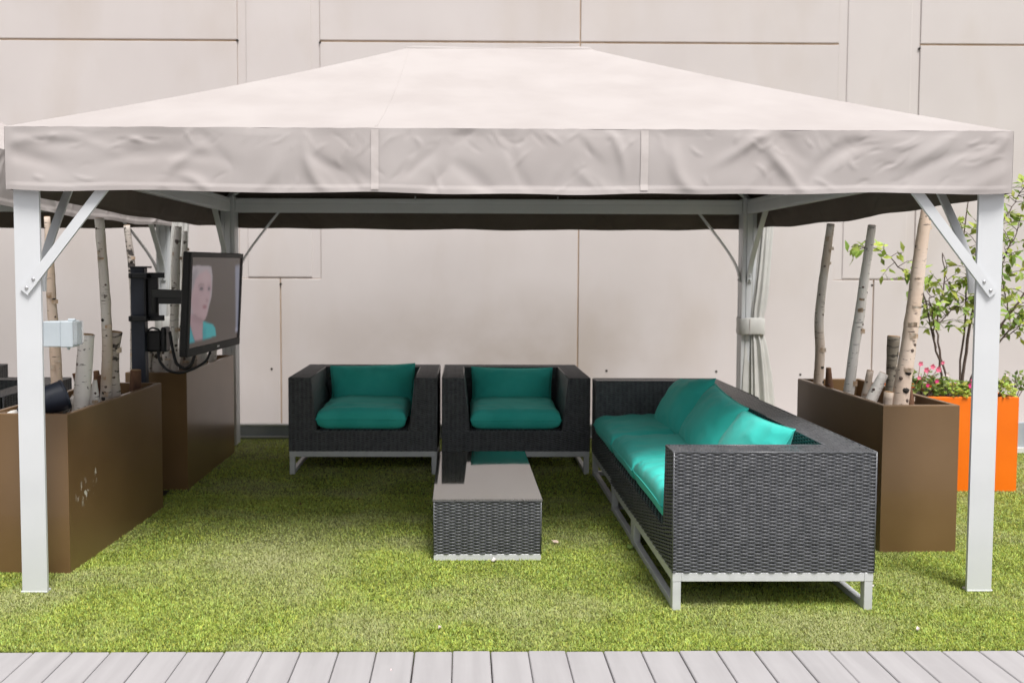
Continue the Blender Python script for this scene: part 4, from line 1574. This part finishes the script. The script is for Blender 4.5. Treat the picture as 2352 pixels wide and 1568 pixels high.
paint([(1160, 300), (1205, 295), (1182, 975), (1155, 985)], (.17, .18, .24), 2.2, .8)
paint([(1150, 950), (1185, 945), (1182, 985), (1150, 990)], (.25, .25, .32), 1.5, .6)
paint([(675, 302), (760, 298), (870, 300), (905, 312), (918, 400), (912, 600), (870, 780), (700, 830), (668, 760), (655, 600), (664, 420)], (.24, .21, .225), 1.2)
paint([(735, 440), (790, 380), (860, 350), (900, 400), (910, 540), (893, 580), (895, 640), (882, 668), (878, 700), (868, 740), (868, 790), (848, 850), (825, 880), (770, 860), (715, 800), (685, 720), (665, 640), (680, 580), (712, 540)], (.275, .19, .205), 1.6)
paint([(800, 380), (880, 380), (895, 500), (800, 500)], (.31, .23, .24), 6, .7)
paint([(700, 640), (760, 600), (790, 760), (740, 800)], (.215, .135, .155), 7, .6)
paint([(690, 790), (770, 850), (825, 876), (818, 960), (818, 1072), (735, 1092), (700, 990), (675, 900), (665, 860)], (.235, .155, .175), 1.5)
paint([(720, 820), (830, 876), (820, 915), (700, 870)], (.15, .09, .10), 4, .7)
paint([(655, 885), (676, 905), (705, 1000), (733, 1094), (640, 1116), (645, 1000)], (.008, .19, .225), 1.2)
paint([(820, 886), (860, 898), (920, 915), (945, 955), (955, 1030), (950, 1036), (818, 1070), (818, 960)], (.01, .235, .255), 1.2)
paint([(818, 940), (850, 960), (845, 1060), (818, 1070)], (.005, .14, .17), 3, .6)
paint([(770, 505), (830, 500), (830, 575), (775, 575)], (.17, .11, .13), 4, .7)
paint([(862, 505), (900, 505), (900, 572), (864, 572)], (.17, .11, .13), 3.5, .7)
paint([(780, 545), (800, 528), (822, 535), (818, 556), (795, 562)], (.03, .035, .05), 1.3, .95)
paint([(868, 545), (882, 528), (895, 538), (890, 558), (872, 560)], (.03, .035, .05), 1.3, .95)
paint([(765, 512), (800, 492), (830, 502), (828, 512), (800, 504), (770, 524)], (.13, .09, .09), 1.4, .8)
paint([(846, 655), (870, 655), (880, 672), (850, 680)], (.14, .08, .09), 2, .8)
paint([(806, 732), (835, 716), (860, 722), (854, 744), (830, 756)], (.16, .05, .07), 1.6, .9)
paint([(672, 420), (745, 330), (765, 360), (735, 470), (705, 560), (690, 640), (668, 640)], (.15, .135, .15), 3, .8)
paint([(660, 700), (690, 690), (700, 820), (672, 780)], (.19, .17, .19), 2.5, .8)
pic += rng.normal(0, .004, pic.shape)
s_lo, s_hi, t_lo, t_hi = .030, .970, .088, .945
gu, gv = np.linspace(s_lo, s_hi, NW), np.linspace(t_lo, t_hi, NH)
iu = np.clip((gu * NW).astype(int), 0, NW - 1)
iv = np.clip((gv * NH).astype(int), 0, NH - 1)
PP = np.array([[tvp(a_, c_, -.0016) for c_ in gv] for a_ in gu])
pm = grid_mesh('picture', PP)
ca = pm.color_attributes.new('tint', 'FLOAT_COLOR', 'POINT')
cc = np.ones((NW, NH, 4), np.float32)
cc[..., :3] = np.clip(pic[np.ix_(iu, iv)], 0, 1)
ca.data.foreach_set('color', cc.reshape(-1))
pmt = mat('screen_picture', (.012, .011, .010), None, .10, spec=.5)
N_, L_n = pmt.node_tree.nodes, pmt.node_tree.links
an = N_.new('ShaderNodeAttribute')
an.attribute_name = 'tint'
L_n.new(an.outputs['Color'], N_['Principled BSDF'].inputs['Emission Color'])
N_['Principled BSDF'].inputs['Emission Strength'].default_value = .68
link('picture', pm, pmt, scr)

# cables and power box
pw = empty('power_box', tuple(at(350, 783, 5.36)))
tag(pw, 'black power supply box strapped to the television pole', 'power box')
pc = np.array(pw.location)
MB().box((0, 0, 0), (.14, .07, .135), .012).build('case', M['black_pl'], pw)
MB().box((.085, .0, .012), (.035, .085, .16), .012).build('strap', M['black'], pw)


def cable(label, pts, r=.0085):
    P = np.array([at(*q) for q in pts])
    tt = np.linspace(0, len(P) - 1, 60)
    C = np.stack([np.interp(tt, range(len(P)), P[:, k]) for k in range(3)], 1)
    for _ in range(12):
        C[1:-1] = (C[:-2] + 2 * C[1:-1] + C[2:]) / 4
    base = C[0].copy()
    o = MB().tube(C - base, r, 8).build('cable', M['black_pl'], None, True)
    o.location = base
    tag(o, label, 'cable')


cable('black cable looping from the power box low under the television', [(362, 800, 5.34), (366, 830, 5.32), (385, 852, 5.29), (415, 858, 5.27), (450, 845, 5.3), (476, 828, 5.34), (485, 800, 5.37)])
cable('black cable hanging from the television corner to the planter rim', [(390, 762, 5.35), (396, 800, 5.33), (404, 835, 5.30), (425, 848, 5.28), (440, 838, 5.28), (448, 812, 5.28)], .010)
cable('thin black cable arching above the power box', [(336, 760, 5.37), (350, 752, 5.35), (366, 757, 5.34), (374, 790, 5.33), (376, 806, 5.33)], .006)


# ------------------------------------------------------------------ shrub and flowers in the orange planter
def leaves(centers, dirs, size, g_, spread=1.0, bend=.25, ratio=.5):
    """one mesh of folded pointed leaves with a per-leaf tint"""
    n_ = len(centers)
    V_ = np.empty((n_, 6, 3))
    d = dirs + g_.normal(0, .45 * spread, (n_, 3))
    d /= np.linalg.norm(d, axis=1)[:, None]
    up = g_.normal(0, .5, (n_, 3)) + np.array([0, -.25, 1.0])
    x = np.cross(d, up)
    x /= np.linalg.norm(x, axis=1)[:, None]
    nn = np.cross(x, d)
    L_ = size * g_.uniform(.65, 1.25, n_)[:, None]
    W_ = L_ * ratio
    V_[:, 0] = centers
    V_[:, 1] = centers + d * L_ * .45 + x * W_ * .5 - nn * L_ * .02
    V_[:, 2] = centers + d * L_ * .5 + nn * -L_ * .08
    V_[:, 3] = centers + d * L_ * .45 - x * W_ * .5 - nn * L_ * .02
    V_[:, 4] = centers + d * L_ * .82 + x * W_ * .22 - nn * L_ * bend * .7
    V_[:, 5] = centers + d * L_ - nn * L_ * bend
    f = np.array([[0, 1, 2], [0, 2, 3], [1, 4, 2], [2, 4, 5], [2, 5, 3]])
    F_ = (f[None] + (np.arange(n_) * 6)[:, None, None]).reshape(-1, 3)
    return V_.reshape(-1, 3), F_, n_


def leaf_obj(name, V_, F_, n_, material, parent, g_, lo=.6, hi=1.5):
    me_ = bpy.data.meshes.new(name)
    me_.from_pydata(V_.tolist(), [], F_.tolist())
    ca_ = me_.color_attributes.new('tint', 'FLOAT_COLOR', 'POINT')
    t_ = g_.uniform(lo, hi, n_)
    k_ = np.ones((n_, 6, 4), np.float32)
    yv = g_.uniform(.85, 1.3, n_)
    k_[:, :, 0] = (t_ * yv)[:, None]
    k_[:, :, 1] = t_[:, None]
    k_[:, :, 2] = (t_ * .9)[:, None]
    ca_.data.foreach_set('color', k_.reshape(-1))
    return link(name, me_, material, parent)


g = np.random.default_rng(17)
SB = np.array([3.40, 5.84, .60])
shrub = empty('leafy_shrub', tuple(SB))
tag(shrub, 'airy green shrub with thin dark stems growing from the orange planter', 'shrub')
# stems: pixel paths with depths (foot first)
stems = [
    ([(2166, 885, 5.80), (2150, 800, 5.78), (2128, 705, 5.74), (2112, 640, 5.70)], .010),
    ([(2178, 885, 5.80), (2155, 790, 5.84), (2150, 740, 5.86), (2172, 650, 5.88), (2165, 580, 5.9)], .009),
    ([(2208, 885, 5.86), (2222, 780, 5.84), (2246, 660, 5.8), (2270, 560, 5.76), (2292, 470, 5.7), (2312, 380, 5.66)], .012),
    ([(2225, 885, 5.90), (2262, 800, 5.9), (2318, 720, 5.9), (2380, 640, 5.85), (2440, 540, 5.8)], .012),
    ([(2232, 885, 5.95), (2290, 790, 5.95), (2360, 720, 6.0), (2440, 660, 6.0)], .010),
    ([(2200, 885, 5.95), (2215, 760, 5.98), (2222, 640, 6.0), (2212, 520, 6.02), (2235, 420, 6.0)], .009),
    ([(2150, 745, 5.86), (2200, 700, 5.88), (2250, 672, 5.9)], .005),
    ([(2128, 705, 5.74), (2090, 640, 5.70), (2040, 585, 5.66), (1998, 565, 5.62), (1965, 572, 5.6)], .005),
    ([(2150, 800, 5.78), (2140, 700, 5.72), (2118, 640, 5.68)], .005),
    ([(2246, 660, 5.8), (2300, 600, 5.74), (2345, 520, 5.7)], .006),
    ([(2270, 560, 5.76), (2310, 500, 5.8), (2350, 430, 5.82)], .005),
    ([(2318, 720, 5.9), (2300, 640, 5.86), (2310, 560, 5.84)], .005),
    ([(2262, 800, 5.9), (2310, 775, 5.86), (2350, 745, 5.84), (2400, 735, 5.84)], .005),
    ([(2246, 660, 5.8), (2235, 590, 5.74), (2262, 520, 5.7)], .005),
]
sb = MB()
LC, LD = [], []
for k, (pts, r_) in enumerate(stems):
    P = np.array([at(*q) for q in pts])
    if pts[0][1] == 885:
        P = np.vstack([P[0] + (0, 0, -.10), P])
    tt = np.linspace(0, len(P) - 1, 22)
    C = np.stack([np.interp(tt, range(len(P)), P[:, j]) for j in range(3)], 1)
    for _ in range(3):
        C[1:-1] = (C[:-2] + 2 * C[1:-1] + C[2:]) / 4
    C += g.normal(0, .004, C.shape)
    sb.tube(C - SB, np.linspace(r_, r_ * .35, 22), 7, True, .05, k)
    # twigs with leaf sprays, on the outer part of each stem
    for i in range(22):
        if C[i][2] < 1.05 or (i < 7 and r_ > .007):
            continue
        for _ in range(2 if r_ > .007 else 2):
            if g.random() < .56:
                continue
            d = g.normal(0, 1, 3) * np.array([1, .8, .55]) + np.array([0, -.1, .12])
            d /= np.linalg.norm(d)
            l_ = g.uniform(.05, .17)
            e = C[i] + d * l_
            mid = (C[i] + e) / 2 + np.array([0, 0, .012])
            sb.tube(np.array([C[i], mid, e]) - SB, [.0028, .0022, .0014], 5, False)
            for t_ in np.linspace(.45, 1.0, g.integers(3, 6)):
                LC.append(C[i] + (e - C[i]) * t_ - SB)
                sd_ = np.cross(d, g.normal(0, 1, 3))
                LD.append(d * .5 + sd_ * .8 + np.array([0, 0, -.25]))
sb.build('stems', M['stem'], shrub, True)
LC, LD = np.array(LC), np.array(LD)
leaf_obj('crown', *leaves(LC, LD, .072, g, ratio=.52), M['leaf'], shrub, g, .45, 1.7)


def bedding(loc, w_, h_, n_, size, material, label, blossoms=(), name='flowering_plant', cat='flowers'):
    root = empty(name, tuple(loc))
    gg_ = np.random.default_rng(int(abs(loc[0]) * 997 + abs(loc[2]) * 131))
    th = gg_.uniform(0, 2 * np.pi, n_)
    rr = np.sqrt(gg_.uniform(0, 1, n_)) * w_
    zz_ = gg_.uniform(.25, 1, n_) * h_ * (1 - .55 * (rr / w_) ** 2)
    C = np.stack([rr * np.cos(th), rr * np.sin(th) * .8, zz_], 1)
    D = np.stack([np.cos(th), np.sin(th), np.full(n_, .45)], 1)
    leaf_obj('foliage', *leaves(C, D, size, gg_, ratio=.62), material, root, gg_, .5, 1.5)
    st = MB()
    for k in range(12):
        i = gg_.integers(0, n_)
        st.tube([(C[i][0] * .25, C[i][1] * .25, -.03), C[i] * (.6, .6, .6), C[i]], [.003, .0025, .002], 5, False)
    st.build('stalks', M['stem'], root)
    for (dx_, dy_, dz_, r_, mk) in blossoms:
        r_ *= .8
        b_ = MB()
        for k in range(5):
            a_ = 2 * math.pi * k / 5 + dx_ * 9
            e1_ = np.array([math.cos(a_), -.25, math.sin(a_)])
            e2_ = np.array([math.cos(a_ + 1.57), 0, math.sin(a_ + 1.57)])
            c_ = np.array([dx_, dy_, dz_])
            b_.add([c_, c_ + e1_ * r_ * .6 + e2_ * r_ * .42, c_ + e1_ * r_ + np.array([0, -.12 * r_, 0]), c_ + e1_ * r_ * .6 - e2_ * r_ * .42], [(0, 1, 2, 3)])
        b_.tube([(dx_, dy_ + .004, dz_), (dx_ * .6, .0, dz_ * .5)], [.002, .002], 5, False)
        b_.build('blossom', M[mk], root)
    return tag(root, label, cat)


def ol(u, v, Y=5.62):
    q = at(u, v, Y)
    return np.array([q[0], q[1], .618])


bedding(ol(2118, 890, 5.62), .13, .20, 120, .050, M['leaf2'], 'pink flowered bedding plant in the orange planter next to the tan birch pole',
        [(-.02, -.08, .20, .028, 'petal'), (.01, -.10, .225, .026, 'petal'), (.055, -.09, .205, .028, 'petal'), (-.05, -.06, .24, .024, 'petal'),
         (.03, -.12, .13, .020, 'petal_m'), (-.08, -.10, .15, .020, 'petal'), (.09, -.08, .25, .018, 'petal'), (-.02, -.1, .10, .018, 'petal_m')])
bedding(ol(2080, 890, 5.70), .08, .24, 60, .05, M['leaf2'], 'leggy pink flower rising behind the leaning white log',
        [(-.03, -.05, .26, .024, 'petal'), (.02, -.05, .16, .02, 'petal_w')])
bedding(ol(2186, 890, 5.58), .105, .13, 230, .034, M['lime'], 'dense lime green mound plant at the front rim of the orange planter', (), 'mound_plant', 'plant')
bedding(ol(2235, 890, 5.60), .09, .13, 80, .045, M['leaf2'], 'magenta flowered plant right behind the front post',
        [(-.075, -.09, .10, .026, 'petal_m'), (-.06, -.09, .135, .024, 'petal_m'), (.06, -.08, .12, .02, 'petal')])
bedding(ol(2290, 890, 5.58), .10, .15, 150, .038, M['lime'], 'lime green trailing plant at the orange planter corner',
        [(-.05, -.05, .16, .02, 'petal'), (.04, -.04, .17, .016, 'petal_w')], 'trailing_plant', 'plant')
bedding(ol(2150, 890, 5.78), .12, .15, 110, .045, M['leaf2'], 'bushy green bedding plant around the shrub stems',
        [(.02, -.1, .15, .02, 'petal_w'), (-.06, -.09, .13, .018, 'petal_w')], 'bedding_plant', 'plant')
bedding(ol(2330, 890, 5.80), .10, .15, 90, .045, M['leaf2'], 'green bedding plant at the side of the orange planter towards the wall', (), 'bedding_plant', 'plant')

# ------------------------------------------------------------------ litter on the turf
g = np.random.default_rng(23)
for (u, v, mk, s_, lab) in ((1135, 1292, 'birch_grey', .020, 'grey dry leaf in front of the coffee table plinth'), (2108, 1452, 'petal_w', .012, 'pale pink petal on the turf in front of the sofa end'),
                            (2002, 1352, 'birch_grey', .016, 'grey crumpled leaf between the sofa leg and the post'), (690, 1163, 'brown_wood', .010, 'small brown leaf before the armchair beside the television'),
                            (823, 1151, 'brown_wood', .012, 'brown leaf between the armchairs and the coffee table'), (1275, 1250, 'birch_tan', .022, 'tan leaf at the side of the coffee table'),
                            (900, 1543, 'petal_w', .010, 'white petal lying on the deck planks'), (1010, 1448, 'petal_w', .010, 'pale petal on the turf near the deck edge'),
                            (1447, 1262, 'green', .03, 'green leaf at the foot of the sofa leg')):
    d_ = (u - CX) / FPX * AX[0] + (v - CY) / FPX * AX[1] + AX[2]
    P = np.array([0, 0, CAMH]) + d_ * (-CAMH / d_[2])
    deckz = .012 if P[1] < Y_DECK else .022
    a_ = g.uniform(0, 6.3)
    pts = [(math.cos(t_) * s_ * (1.25 if k % 2 else .8), math.sin(t_) * s_ * .55, .0035 * ((k % 3) - 1)) for k, t_ in enumerate(np.linspace(0, 6.283, 8, endpoint=False))]
    top = [(x, y, z + .004) for x, y, z in pts]
    F_ = [tuple(range(8))[::-1], tuple(range(8, 16))] + [(k, (k + 1) % 8, (k + 1) % 8 + 8, k + 8) for k in range(8)]
    o = MB().add(pts + top, F_).build('fallen_leaf', M[mk])
    o.location = (P[0], P[1], deckz - .006)
    o.rotation_euler = (0, 0, a_)
    tag(o, lab, 'leaf', 'fallen leaves on the ground')
